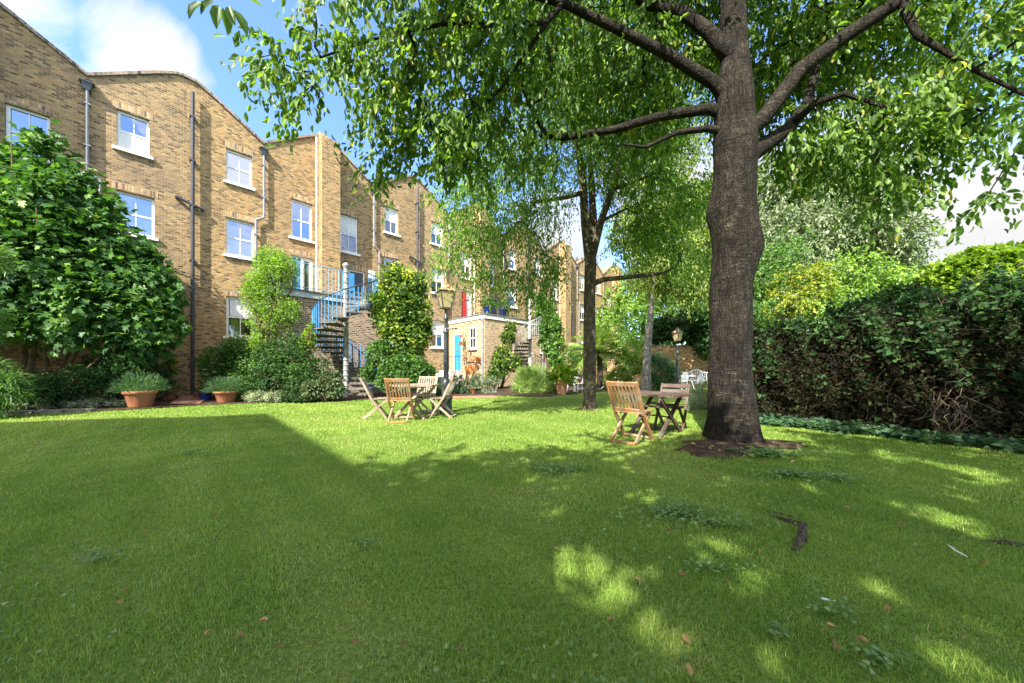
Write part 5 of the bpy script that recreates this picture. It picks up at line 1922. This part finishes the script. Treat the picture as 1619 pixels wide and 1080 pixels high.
shrub('climbing_ivy', 'big yellow green climber mass right of the blue spiral stair', (at(640, 583, 12.6).x, 12.6, 0),
      [(622, 440, 12.6, 26), (645, 452, 12.6, 30), (630, 475, 12.5, 38), (650, 500, 12.5, 34), (625, 515, 12.5, 32), (665, 515, 12.4, 20), (640, 545, 12.4, 34), (605, 480, 12.7, 20), (672, 530, 12.4, 12)],
      8000, .105, 'leaf_ivymix', T_IVY, .75, cat='climber', shell=.36, stems=8)
shrub('climbing_ivy', 'dark green ivy lower down at the foot of the big climber', (at(630, 583, 12.1).x, 12.1, 0),
      [(600, 560, 11.9, 22), (625, 585, 11.8, 26), (655, 585, 11.9, 24), (585, 590, 11.9, 14), (672, 590, 12, 15), (610, 605, 11.5, 14), (640, 605, 11.5, 14)], 4200, .09, 'leaf_mid', T_IVY, .75, cat='climber', lum=-.1, stems=4)
shrub('low_shrub', 'round green shrub in the bed behind the lamp post', (at(690, 583, 13.6).x, 13.6, 0),
      [(685, 605, 13.6, 13), (695, 612, 13.4, 11), (672, 612, 13.4, 11)], 900, .07, 'leaf_mid', T_SIMPLE, .5)
shrub('low_shrub', 'blue green low shrub right of the lamp post', (at(730, 583, 14.4).x, 14.4, 0),
      [(725, 606, 14.4, 12), (738, 610, 14.2, 11), (752, 608, 14.4, 9), (716, 612, 14, 9)], 1200, .07, 'leaf_blue', T_SIMPLE, .5)
shrub('low_shrub', 'grey green low plants in front of the pale extension corner', (at(770, 583, 15.5).x, 15.5, 0),
      [(765, 606, 15.5, 11), (780, 604, 15.8, 10), (755, 598, 17, 9), (775, 618, 14.5, 7, (1.6, 1, .9))], 1100, .075, 'leaf_grey', T_SIMPLE, .5, lum=-.2)
shrub('climbing_vine', 'vine with rusty tinges climbing the pale extension wall', (at(795, 583, 18).x, 18, 0),
      [(795, 560, 18, 15), (790, 580, 17.6, 17), (803, 535, 18.2, 11), (806, 518, 18.4, 8), (812, 575, 17.6, 13), (780, 595, 17.2, 12)], 2600, .12, 'leaf_ivymix', T_IVY, .75, cat='climber')
shrub('climbing_vine', 'thin dry vine on the side wall next to the bright blue door', (at(735, 583, 19.6).x, 19.6, 0),
      [(730, 535, 19.8, 5, (1, .5, 2.2)), (737, 560, 19.4, 5, (1, .5, 2)), (752, 570, 18.9, 7), (745, 585, 19, 8)], 260, .11, 'leaf_rust', T_SIMPLE, .5, cat='climber', stems=4)
shrub('day_lilies', 'pale arching clump of day lilies with orange blooms at the lawn edge', (at(840, 583, 15.2).x, 15.2, 0),
      [(835, 600, 15.3, 17), (850, 595, 15.6, 16), (825, 612, 14.8, 13), (855, 612, 14.8, 13), (868, 616, 14.4, 9)], 2600, .30, 'leaf_palm', T_NEEDLE, .07, up=.5, stems=0, flowers=('petal_orange', 5, .08))
shrub('climbing_vine', 'dense green vine wrapped round the far spiral stair', (at(868, 583, 19.2).x, 19.2, 0),
      [(862, 490, 19.3, 16), (868, 515, 19.2, 20), (874, 545, 19.1, 20), (880, 570, 19, 14), (855, 475, 19.4, 10), (882, 525, 19.2, 12)], 3200, .13, 'leaf_mid', T_IVY, .75, cat='climber', stems=5, lum=.05)
shrub('green_shrub', 'bushy blue green shrub behind the slim pale trunk and dark table', (at(1045, 583, 17).x, 17, 0),
      [(1045, 590, 17, 20), (1058, 580, 17.3, 15), (1040, 570, 17.4, 14), (1035, 602, 16.6, 13), (1060, 603, 16.8, 11)], 2200, .11, 'leaf_blue', T_SIMPLE, .5, lum=.2)
shrub('green_shrub', 'mixed green shrubs in the bed between the two slim trunks', (at(990, 583, 18).x, 18, 0),
      [(985, 590, 18, 18), (1005, 575, 18.4, 17), (965, 600, 17.8, 13), (1000, 555, 18.8, 16), (975, 560, 19, 15)], 2600, .13, 'leaf_jas', T_SIMPLE, .45)
shrub('lavender', 'grey green lavender bush on the lawn left of the thick trunk', (at(1107, 583, 9.2).x, 9.2, 0),
      [(1108, 632, 9.2, 17), (1096, 640, 9.0, 11), (1118, 640, 9.0, 13), (1112, 617, 9.4, 11)], 1500, .15, 'leaf_grey', T_NEEDLE, .08, up=.5, stems=3)
shrub('climbing_vine', 'greenery on the far houses behind the palm', (at(915, 583, 24).x, 24, 0),
      [(905, 560, 23.5, 16), (915, 585, 22, 13), (900, 590, 21, 12), (985, 510, 27, 13), (1005, 540, 26, 16)], 1700, .16, 'leaf_mid', T_SIMPLE, .5, cat='climber')

# palm
pb = at(948, 583, 19.4)
pt = thing('palm_tree', 'spiky palm with arching fronds behind the slim tree trunk', 'palm', (pb.x, 19.4, 0))
mb = MB()
mb.tube([(0, 0, -.1), (.03, 0, .8), (0, 0, 2.0)], [.2, .17, .15], 12)
mb.build('trunk', M['bark_mid'], pt, smooth=True)
P, AX, NO = [], [], []
mb = MB()
for k in range(34):
    a = 2 * PI * k / 34 * 5.1
    el = random.uniform(.05, 1.35)
    L = random.uniform(2.0, 2.9)
    prev = None
    pl = []
    for q in range(9):
        f = q / 8
        rr = L * f * math.cos(el) * (1 - .12 * f)
        zz = 2.0 + L * f * math.sin(el) - 1.1 * f * f * (1.1 - .4 * math.sin(el))
        pl.append(Vector((rr * math.cos(a), rr * math.sin(a), zz)))
    mb.tube(pl, [.016 * (1 - .8 * q / 8) for q in range(9)], 4)
    for q in range(46):
        f = .12 + .88 * q / 46
        i = min(7, int(f * 8))
        pp = pl[i].lerp(pl[i + 1], f * 8 - i)
        tg = (pl[i + 1] - pl[i]).normalized()
        sd = tg.cross(V3(0, 0, 1)).normalized() if abs(tg.z) < .98 else V3(1, 0, 0)
        for s in (-1, 1):
            P.append(pp)
            AX.append(sd * s * .9 + tg * .55 + V3(0, 0, -.35))
            NO.append(V3(0, 0, 1) + sd * s * .3)
mb.build('frond_stalks', M['bark_twig'], pt)
leaves('fronds', np.array(P), np.array(AX), np.array(NO), RNG.uniform(.35, .55, len(P)), .10, T_NEEDLE, M['leaf_palm'], pt)

# ------------------------------------------------------------------ far wall with ivy
wl = thing('garden_wall', 'old brick garden wall in shade at the far end of the lawn', 'wall', (8.0, 22.5, 0), math.radians(-35))
mb = MB()
mb.box((-1.5, 0, -.1), (9, .34, 2.5))
mb.build('wall', M['brick'], wl)
mb = MB()
mb.box((-1.55, -.04, 2.502), (9.05, .38, 2.6))
mb.build('parapet_coping', M['coping'], wl)
shrub('climbing_ivy', 'dark ivy heaped over the far garden wall beyond the white chairs', (12, 20.5, 0),
      [(1050, 515, 21.5, 18), (1075, 520, 21, 20), (1100, 525, 20, 22), (1120, 520, 19.4, 24), (1090, 500, 21, 16), (1040, 535, 21.6, 10), (1115, 550, 19, 14)], 5200, .17, 'leaf_dark', T_IVY, .8, cat='climber', shell=.4, lum=-.05)

# ------------------------------------------------------------------ the hedge on the right
hd = thing('overgrown_hedge', 'tall tangled brown and green hedge along the right of the lawn', 'hedge', (0, 0, 0))
HA, HB = V3(4.75, 7.0, 0), V3(8.3, 2.6, 0)
hdir = (HB - HA).normalized()
hn = V3(-hdir.y, hdir.x, 0)
if hn.y < 0:
    hn = -hn


def hedge_top(f):
    return 1.78 + .10 * math.sin(f * 9) + .48 * min(1, max(0, (f - .1) / .4)) + .08 * math.sin(f * 23) + .05 * math.sin(f * 61)


n = 75000
f = RNG.random(n)
L = (HB - HA).length
ht = np.array([hedge_top(q) for q in f])
zz = RNG.random(n) ** .8
dep = RNG.random(n) ** 1.3
bul = np.sin(zz * PI * .9 + .15) * .35 + .22 * np.sin(f * 31 + zz * 5) * np.cos(f * 17 - zz * 7) + .16 * np.sin(f * 67 + zz * 11) + .12 * RNG.normal(0, 1, n)
base = np.array(HA)[None] + np.array(hdir)[None] * (f * L)[:, None]
P = base + np.array(hn)[None] * (.45 - bul * .9 + dep * 1.5)[:, None]
P[:, 2] = zz * ht * (1 + .09 * np.sin(f * 47 + dep * 5) + .05 * np.sin(f * 113) + np.abs(RNG.normal(0, .05, n)))
ax = nrm(RNG.normal(0, .7, (n, 3)) - np.array(hn) * .5 + np.array([0, 0, -.1]))
nor = RNG.normal(0, .6, (n, 3)) - np.array(hn) * .6 + np.array([0, 0, .5])
green = (RNG.random(n) < np.clip((zz - .45) * 1.5 + (f - .35) * .8 + .25 * np.sin(f * 19) * np.sin(zz * 9 + 2), .04, .95))
leaves('brown_leaves', P[~green], ax[~green], nor[~green], RNG.uniform(.045, .10, (~green).sum()), .5, T_SIMPLE, M['leaf_brownleaf'], hd)
leaves('green_leaves', P[green], ax[green], nor[green], RNG.uniform(.05, .12, green.sum()), .7, T_IVY, M['leaf_dark'], hd, np.clip(RNG.random(green.sum()) * .8 + .1 * (zz[green] > .8), 0, 1))
# twigs
mb = MB()
for k in range(4200):
    q = random.random()
    b = HA + hdir * (q * L) + hn * random.uniform(.02, .9) + V3(0, 0, random.uniform(0, 1) ** .9 * hedge_top(q) * .95)
    d = V3(random.gauss(0, .6), random.gauss(0, .6), random.gauss(.15, .6))
    ln = random.uniform(.2, .7)
    m_ = b + d * ln * .5 + V3(random.gauss(0, .05), random.gauss(0, .05), random.gauss(0, .05))
    r = random.uniform(.0012, .0035)
    j_ = lambda q_: V3(random.gauss(0, q_), random.gauss(0, q_), random.gauss(0, q_))
    mb.tube([b, b.lerp(m_, .5) + j_(.03), m_, m_ + d * ln * .25 + j_(.04), b + d * ln + V3(0, 0, -.15 * ln)], [r, r * .9, r * .8, r * .6, r * .3], 3, cap=False)
mb.build('twigs', M['brown_twig'], hd)
for (px, py, Y, nn, sp_) in ((1350, 560, 6.6, 70, .5), (1500, 650, 5.0, 70, .55), (1475, 500, 6.0, 40, .6), (1440, 620, 5.6, 30, .5), (1560, 470, 5.6, 30, .6)):
    c0 = at(px, py, Y)
    mb = MB()
    for k in range(nn):
        b = c0 + V3(random.gauss(0, .12), random.gauss(0, .12), random.gauss(.2, .2))
        d = V3(random.gauss(0, .45), random.gauss(-.1, .3), -random.uniform(.3, 1))
        ln = random.uniform(.3, .9) * sp_ * 1.3
        m_ = b + d * ln * .5 + V3(random.gauss(0, .06), random.gauss(0, .06), random.gauss(0, .06))
        j_ = lambda q_: V3(random.gauss(0, q_), random.gauss(0, q_), random.gauss(0, q_))
        mb.tube([b, b.lerp(m_, .5) + j_(.04), m_ + j_(.03), m_.lerp(b + d * ln, .5) + j_(.05), b + d * ln], [.0035, .003, .0025, .002, .001], 4, cap=False)
    mb.build('dead_branches', M['dead'], hd)
# dark core of the hedge: old stems
mb = MB()
for k in range(60):
    q = (k + random.random()) / 60
    b = HA + hdir * (q * L) + hn * random.uniform(.7, 1.3)
    hgt = hedge_top(q) * random.uniform(.6, .95)
    mb.tube([b, b + V3(random.gauss(0, .1), random.gauss(0, .1), hgt * .5), b + V3(random.gauss(0, .25), random.gauss(0, .25), hgt)], [.035, .025, .008], 5)
mb.build('stems', M['brown_twig'], hd)

shrub('climbing_ivy', 'dark glossy ivy draped along the sloping crest of the hedge', (6.5, 6.5, 0),
      [(1340, 505, 7.4, 16), (1370, 492, 7.3, 17), (1400, 480, 7.1, 18), (1430, 472, 6.9, 18), (1460, 474, 6.7, 16), (1500, 484, 6.4, 16), (1320, 512, 7.5, 12)], 2600, .10, 'leaf_dark', T_IVY, .85, cat='climber', stems=3, lum=-.1)
shrub('vine_arbour', 'sunlit yellow green vine canopy above the right end of the hedge', (at(1590, 583, 7.6).x, 7.6, 0),
      [(1488, 445, 8, 30), (1525, 432, 7.8, 33), (1565, 426, 7.6, 34), (1605, 428, 7.4, 36), (1660, 430, 7.2, 46), (1550, 460, 7.6, 32), (1510, 462, 7.8, 26), (1600, 465, 7.4, 30)], 7500, .12, 'leaf_lime', T_IVY, .8, cat='climber', stems=8, shell=.3)
shrub('green_shrub', 'loose green shrubs poking from the upper right of the hedge', (at(1600, 583, 6).x, 6, 0),
      [(1570, 510, 6, 26), (1610, 520, 5.7, 28), (1530, 505, 6.1, 22), (1650, 515, 5.7, 30)], 2600, .09, 'leaf_mid', T_SIMPLE, .6, lum=-.05)
# ivy at the hedge foot
n = 5200
f = RNG.random(n) * 1.04 - .02
off = RNG.random(n) ** .8
P = np.array(HA)[None] + np.array(hdir)[None] * (f * L)[:, None] + np.array(hn)[None] * (.35 - off * .62 + .1 * np.sin(f * 40))[:, None]
P[:, 2] = gz(P[:, 0], P[:, 1]) + .03 + RNG.random(n) ** 1.5 * .16 * (1 - off * .5)
o = leaves('ground_ivy', P, RNG.normal(0, 1, (n, 3)) * np.array([1, 1, .3]), RNG.normal(0, .35, (n, 3)) + np.array([-.1, -.3, 1.]), RNG.uniform(.05, .10, n), .85, T_IVY, M['leaf_blue'], None)
tag(o, 'dark ivy carpet along the foot of the hedge', 'ground cover', kind='stuff')

# ------------------------------------------------------------------ house behind the photographer that shades the lawn
C0 = Vector((-5.87, 7.95, 0)) - V3(TRAVEL.x, TRAVEL.y, 0) * (12.0 / -TRAVEL.z)
e1, e2 = V3(.70, -.714, 0), V3(-.965, -.263, 0)
pts = [C0, C0 + e2 * 16, C0 + e2 * 16 + V3(2, -14, 0), C0 + e1 * 15 + V3(-4, -8, 0), C0 + e1 * 15]
bh = thing('brick_house', 'brick house behind the photographer whose shadow falls across the lawn', 'house', (0, 0, 0))
mb = MB()
mb.add([(q.x, q.y, -.2) for q in pts] + [(q.x, q.y, 12.0) for q in pts], [(0, 5, 6, 1)[::-1], (1, 6, 7, 2)[::-1], (2, 7, 8, 3)[::-1], (3, 8, 9, 4)[::-1], (4, 9, 5, 0)[::-1]])
mb.build('wall', M['brick'], bh)
mb = MB()
mb.add([(q.x, q.y, 12.0) for q in pts], [(0, 1, 2, 3, 4)])
mb.build('roof', M['roof'], bh)

# ------------------------------------------------------------------ soil, roots, litter round the thick trunk
def patch(name, c, rx, ry, mat, z, seed, rot=0):
    r = np.random.default_rng(seed)
    n = 40
    ph = r.random(6) * 6
    vs = [(c[0], c[1], float(gz(c[0], c[1])) + z)]
    rings = 5
    for q in range(1, rings + 1):
        for k in range(n):
            a = 2 * PI * k / n
            s = (1 + .22 * math.sin(2 * a + ph[0]) + .16 * math.sin(3 * a + ph[1]) + .10 * math.sin(7 * a + ph[2]) + .07 * math.sin(13 * a + ph[3])) * q / rings
            x, y = rx * s * math.cos(a), ry * s * math.sin(a)
            x, y = x * math.cos(rot) - y * math.sin(rot), x * math.sin(rot) + y * math.cos(rot)
            px, py = c[0] + x, c[1] + y
            edge_ = (1 - q / rings)
            vs.append((px, py, float(gz(px, py)) + z * (.4 + .6 * edge_) + (r.normal(0, .006) if q < rings else -.004)))
    fs = [(0, 1 + k, 1 + (k + 1) % n) for k in range(n)]
    for q in range(rings - 1):
        for k in range(n):
            a = 1 + q * n + k
            b = 1 + q * n + (k + 1) % n
            fs.append((a, a + n, b + n, b))
    mb = MB()
    mb.add(vs, fs)
    return structure(mb.build(name, mat, smooth=True))


patch('bare_soil', (3.05, 4.45), .85, .42, M['soil'], .03, 3, .1)
patch('bare_soil', (2.05, 8.95), .35, .3, M['soil'], .018, 5)
# surface roots
def root(label, pts, r):
    mb = MB()
    P_ = [Vector((x, y, float(gz(x, y)) + z - .006)) for x, y, z in pts]
    n = len(P_)
    mb.tube(P_, [r * (.5 + .5 * math.sin(PI * (i + .6) / n)) for i in range(n)], 10, wob=lambda p_, an: 1 + .15 * math.sin(3 * an + p_.x * 20))
    o = mb.build('tree_root', M['bark_mid'], None, smooth=True)
    tag(o, label, 'root', 'surface roots in the lawn')


r0 = gnd(1270, 835)
r1 = gnd(1256, 872)
root('thick dark surface root breaking through the grass right of centre', [(r0.x - .10, r0.y + .18, -.01), (r0.x, r0.y, .012), ((r0.x + r1.x) / 2 + .02, (r0.y + r1.y) / 2, .016), (r1.x, r1.y, .0)], .028)
r0 = gnd(1240, 818)
root('thin curved surface root above the thick dark root', [(r0.x - .1, r0.y + .1, -.01), (r0.x, r0.y + .02, .012), (r0.x + .12, r0.y - .05, .0)], .012)
r0 = gnd(1590, 860)
root('short surface root at the right edge of the lawn', [(r0.x - .14, r0.y + .05, -.008), (r0.x, r0.y, .012), (r0.x + .25, r0.y - .12, -.005)], .018)
# pale stick
r0 = gnd(1514, 880)
mb = MB()
mb.tube([(r0.x + .025, r0.y + .06, .035), (r0.x - .005, r0.y + .02, .04), (r0.x - .012, r0.y, .035), (r0.x + .005, r0.y - .04, .02)], [.004, .005, .005, .003], 6)
tag(mb.build('stick', M['stone']), 'short pale bent stick lying on the grass at the right', 'stick')
r0 = gnd(1310, 961)
mb = MB()
mb.tube([(r0.x - .02, r0.y + .012, .035), (r0.x + .022, r0.y - .008, .035)], [.005, .004], 6)
tag(mb.build('stick', M['white']), 'tiny white twig stub on the grass near the foreground ivy', 'stick')

# fallen leaves, each its own thing
FL = [(424, 1002, .055, .9), (331, 1017, .045, .7), (194, 973, .035, .5), (200, 950, .03, .9), (386, 1022, .03, .4), (733, 1042, .05, .3), (1083, 1072, .075, .95), (1322, 1012, .05, .8),
      (1318, 1046, .06, .25), (1085, 925, .05, .2), (1199, 888, .04, .6), (1148, 926, .03, .3), (1010, 932, .03, .9), (1400, 980, .045, .4), (1375, 1037, .055, .6), (1092, 1040, .05, .3), (836, 787, .05, .6),
      (1488, 762, .06, .7), (1250, 738, .08, .9), (1230, 722, .07, .6), (1335, 813, .05, .5), (1420, 838, .04, .3), (1204, 811, .05, .8), (1055, 850, .05, .2), (640, 1035, .04, .2), (566, 1037, .04, .3), (445, 1040, .03, .2),
      (224, 853, .03, .6), (418, 853, .035, .2), (337, 826, .04, .6), (592, 853, .03, .9), (782, 788, .05, .4), (1130, 716, .09, .5), (1160, 722, .09, .35), (1190, 730, .09, .7), (1100, 712, .09, .8), (1075, 720, .08, .6), (1210, 742, .08, .4), (1030, 735, .06, .5), (1148, 735, .08, .95),
      (1095, 722, .05, .4), (1112, 730, .05, .6), (1125, 735, .04, .2), (1140, 722, .05, .8), (1175, 735, .05, .3), (1182, 722, .05, .5), (1200, 738, .04, .7), (1085, 712, .05, .3), (1065, 716, .05, .7), (1240, 745, .05, .4), (1105, 742, .05, .5), (1168, 745, .04, .2),
      (1620, 950, .05, .5), (1530, 790, .05, .5), (1560, 905, .04, .3), (960, 1000, .035, .5), (880, 880, .03, .3), (700, 930, .03, .5)]
LAB = {0: 'tan curled fallen leaf in the left foreground, larger of two close together', 1: 'orange fallen leaf in the left foreground left of the tan curled leaf', 6: 'large pale tan fallen leaf at the bottom edge of the photo',
       7: 'round tan fallen leaf near the foreground ivy on the right', 8: 'dark russet fallen leaf just below the round tan leaf', 17: 'small brown fallen leaf on the grass far right'}
for i, (px, py, ln, tone) in enumerate(FL):
    g = gnd(px, py)
    up = .05 if g.y < 3 else .035
    P = np.array([[g.x, g.y, float(gz(g.x, g.y)) + up]])
    a = RNG.random() * 2 * PI
    o = leaves('fallen_leaf', P, np.array([[math.cos(a), math.sin(a), RNG.uniform(-.1, .2)]]), np.array([[RNG.normal(0, .5), -.5 + RNG.normal(0, .3), 1.]]), ln * .75, RNG.uniform(.45, .7), T_CURL, M['fallen'], None, np.array([tone]))
    tag(o, LAB.get(i, 'small brown or tan fallen leaf lying in the lawn grass'), 'leaf', 'fallen leaves on the lawn')

# clover and ivy patches in the lawn
P, Lf = [], []
for k in range(9000):
    y = .9 + 9 * random.random() ** 1.6
    x = random.uniform(-1.7, 1.7) * y
    if math.sin(x * 2.1 + 1.3 * math.sin(y * 1.7)) + math.sin(y * 2.6 + x * .7) + random.gauss(0, .5) > .6:
        P.append((x, y, float(gz(x, y)) + random.uniform(.02, .04)))
        Lf.append(random.uniform(.010, .028))
for (px, py, rx, ry, n, sz) in ((1065, 815, .40, .16, 900, .026), (1120, 835, .35, .08, 300, .022), (880, 745, .5, .16, 700, .03), (1215, 725, .5, .12, 500, .05), (1250, 755, .5, .12, 400, .03), (1320, 760, .4, .1, 250, .03),
                                (1225, 1012, .06, .05, 40, .024), (1310, 975, .10, .06, 40, .022), (1390, 1055, .14, .05, 60, .026), (1330, 975, .1, .1, 40, .022), (300, 720, .5, .1, 220, .022), (150, 890, .3, .1, 160, .018), (580, 870, .12, .04, 60, .02), (1120, 905, .25, .07, 110, .022)):
    g = gnd(px, py)
    for k in range(n):
        a, r = random.random() * 2 * PI, abs(random.gauss(0, .55))
        r *= 1 + .3 * math.sin(3 * a + px) + .2 * math.sin(5 * a + py)
        x, y = g.x + rx * r * math.cos(a), g.y + ry * r * math.sin(a) * (1 + g.y * .15)
        P.append((x, y, float(gz(x, y)) + random.uniform(.03, .06)))
        Lf.append(sz * random.uniform(.7, 1.3))
P = np.array(P)
n = len(P)
o = leaves('clover', P, RNG.normal(0, 1, (n, 3)) * np.array([1, 1, .25]), RNG.normal(0, .3, (n, 3)) + np.array([0, -.2, 1.]), np.array(Lf) * .8, .9, T_IVY, M['leaf_lawnweed'], None)
tag(o, 'dark clover and ivy patches growing in the lawn', 'ground cover', kind='stuff')

# ------------------------------------------------------------------ grass blades
EX = np.array([[q.x, q.y] for q in edge])


def edge_y(x):
    return np.interp(x, EX[:, 0], EX[:, 1])


gm = leafmat('grass_blade', [(0, (.105, .19, .024)), (.5, (.21, .325, .052)), (.85, (.34, .43, .10)), (.93, (.38, .37, .15)), (1, (.52, .45, .25))], trans=.35, rough=.5, spec=.3, tcol=(1.7, 1.7, .7))


def hash_noise(x, y, s):
    return (np.sin(x * 1.3 * s + 1.7 * np.sin(y * .9 * s)) + np.sin(y * 1.7 * s + 2.1 * np.sin(x * 1.1 * s + .5)) + np.sin((x + y) * 2.3 * s + 1.1)) / 3


WORN = []
for (px, py, a_, b_) in ((800, 778, .30, .16), (1065, 722, .45, .15), (1000, 985, .22, .12), (1090, 1045, .12, .07), (440, 1050, .16, .08), (1210, 950, .10, .10), (1255, 850, .22, .10), (1420, 1010, .3, .05), (1560, 792, .5, .08), (1260, 765, .55, .12), (620, 1020, .15, .06)):
    g = gnd(px, py)
    WORN.append((g.x, g.y, a_ * 1.5, b_ * 1.5))
Ps, Hs, Ws, Rn, An = [], [], [], [], []
for (ya, yb, dens, h0, w0_) in ((.7, 1.6, 24000, .030, .0022), (1.6, 2.6, 14000, .031, .0028), (2.6, 4.2, 7000, .033, .0042), (4.2, 7, 2600, .035, .0070), (7, 11, 950, .038, .012), (11, 18, 420, .040, .02)):
    wd = lambda y: 1.75 * y + .6
    area = (wd(ya) + wd(yb)) * (yb - ya)
    n = int(area * dens)
    y = ya + (yb - ya) * np.sqrt(RNG.random(n) * (1 - (ya / yb) ** 2) + (ya / yb) ** 2) if False else RNG.uniform(ya, yb, n)
    keep = RNG.random(n) < (wd(y) / wd(yb))
    y = y[keep]
    x = RNG.uniform(-1, 1, len(y)) * wd(y)
    # inside the lawn, off the bare soil and hedge
    k = y < edge_y(x) - .02
    k &= ((x - 3.05) / .85) ** 2 + ((y - 4.42) / .42) ** 2 > .75 + .5 * RNG.random(len(x))
    hd_ = (x - HA.x) * (-hn.x) + (y - HA.y) * (-hn.y)
    k &= hd_ > -.15
    bare_x = sum(np.exp(-(((x - wx) / wr_) ** 2 + ((y - wy) / wr2) ** 2)) for wx, wy, wr_, wr2 in WORN)
    bare = 1.05 * bare_x + hash_noise(x, y, 1.1) + .7 * hash_noise(x + 3, y - 2, 3.3)
    k &= ~((bare > 1.0) & (RNG.random(len(x)) < .45))
    x, y, bare = x[k], y[k], bare[k]
    m_ = len(x)
    Ps.append(np.stack([x, y, gz(x, y) - .004], -1))
    Hs.append(RNG.uniform(.5, 1.35, m_) * h0 * (1 + .25 * hash_noise(x, y, 2.3) + .3 * hash_noise(x + 5, y, 9.0)) * np.where(bare > .75, .7, 1))
    Ws.append(np.full(m_, w0_) * RNG.uniform(.6, 1.3, m_))
    r_ = np.clip(RNG.random(m_) * .58 + .26 * hash_noise(x, y, .8) + .18 * hash_noise(x, y, 4.1) + .16, 0, .9)
    dry = RNG.random(m_) < np.clip(.03 + .42 * (bare - .32), .02, .6)
    r_[dry] = RNG.uniform(.86, 1, dry.sum())
    Rn.append(r_)
P = np.concatenate(Ps)
Hh = np.concatenate(Hs)
Wd = np.concatenate(Ws)
Rn = np.concatenate(Rn)
n = len(P)
az = RNG.random(n) * 2 * PI
lean = RNG.uniform(.15, 1.1, n)
dv = np.stack([np.cos(az), np.sin(az), np.zeros(n)], -1)
sd = np.stack([-np.sin(az + RNG.normal(0, .6, n)), np.cos(az), np.zeros(n)], -1)
up = np.array([0, 0, 1.])
mid = P + up * (Hh * .55)[:, None] + dv * (Hh * lean * .25)[:, None]
tip = P + up * (Hh * (1 - .25 * lean))[:, None] + dv * (Hh * lean * .95)[:, None]
hw = (Wd / 2)[:, None]
V = np.stack([P - sd * hw, P + sd * hw, mid + sd * hw * .8, mid - sd * hw * .8, tip], 1).reshape(-1, 3)
flat = np.array([0, 1, 2, 3, 3, 2, 4])
ff = (flat[None] + (np.arange(n) * 5)[:, None]).ravel()
stt = (np.array([0, 4])[None] + (np.arange(n) * 7)[:, None]).ravel()
o = np_mesh('grass', V, ff, stt, gm, None, np.repeat(Rn, 2))
tag(o, 'short mown grass covering the lawn', 'grass', kind='stuff')
print('grass blades', n)
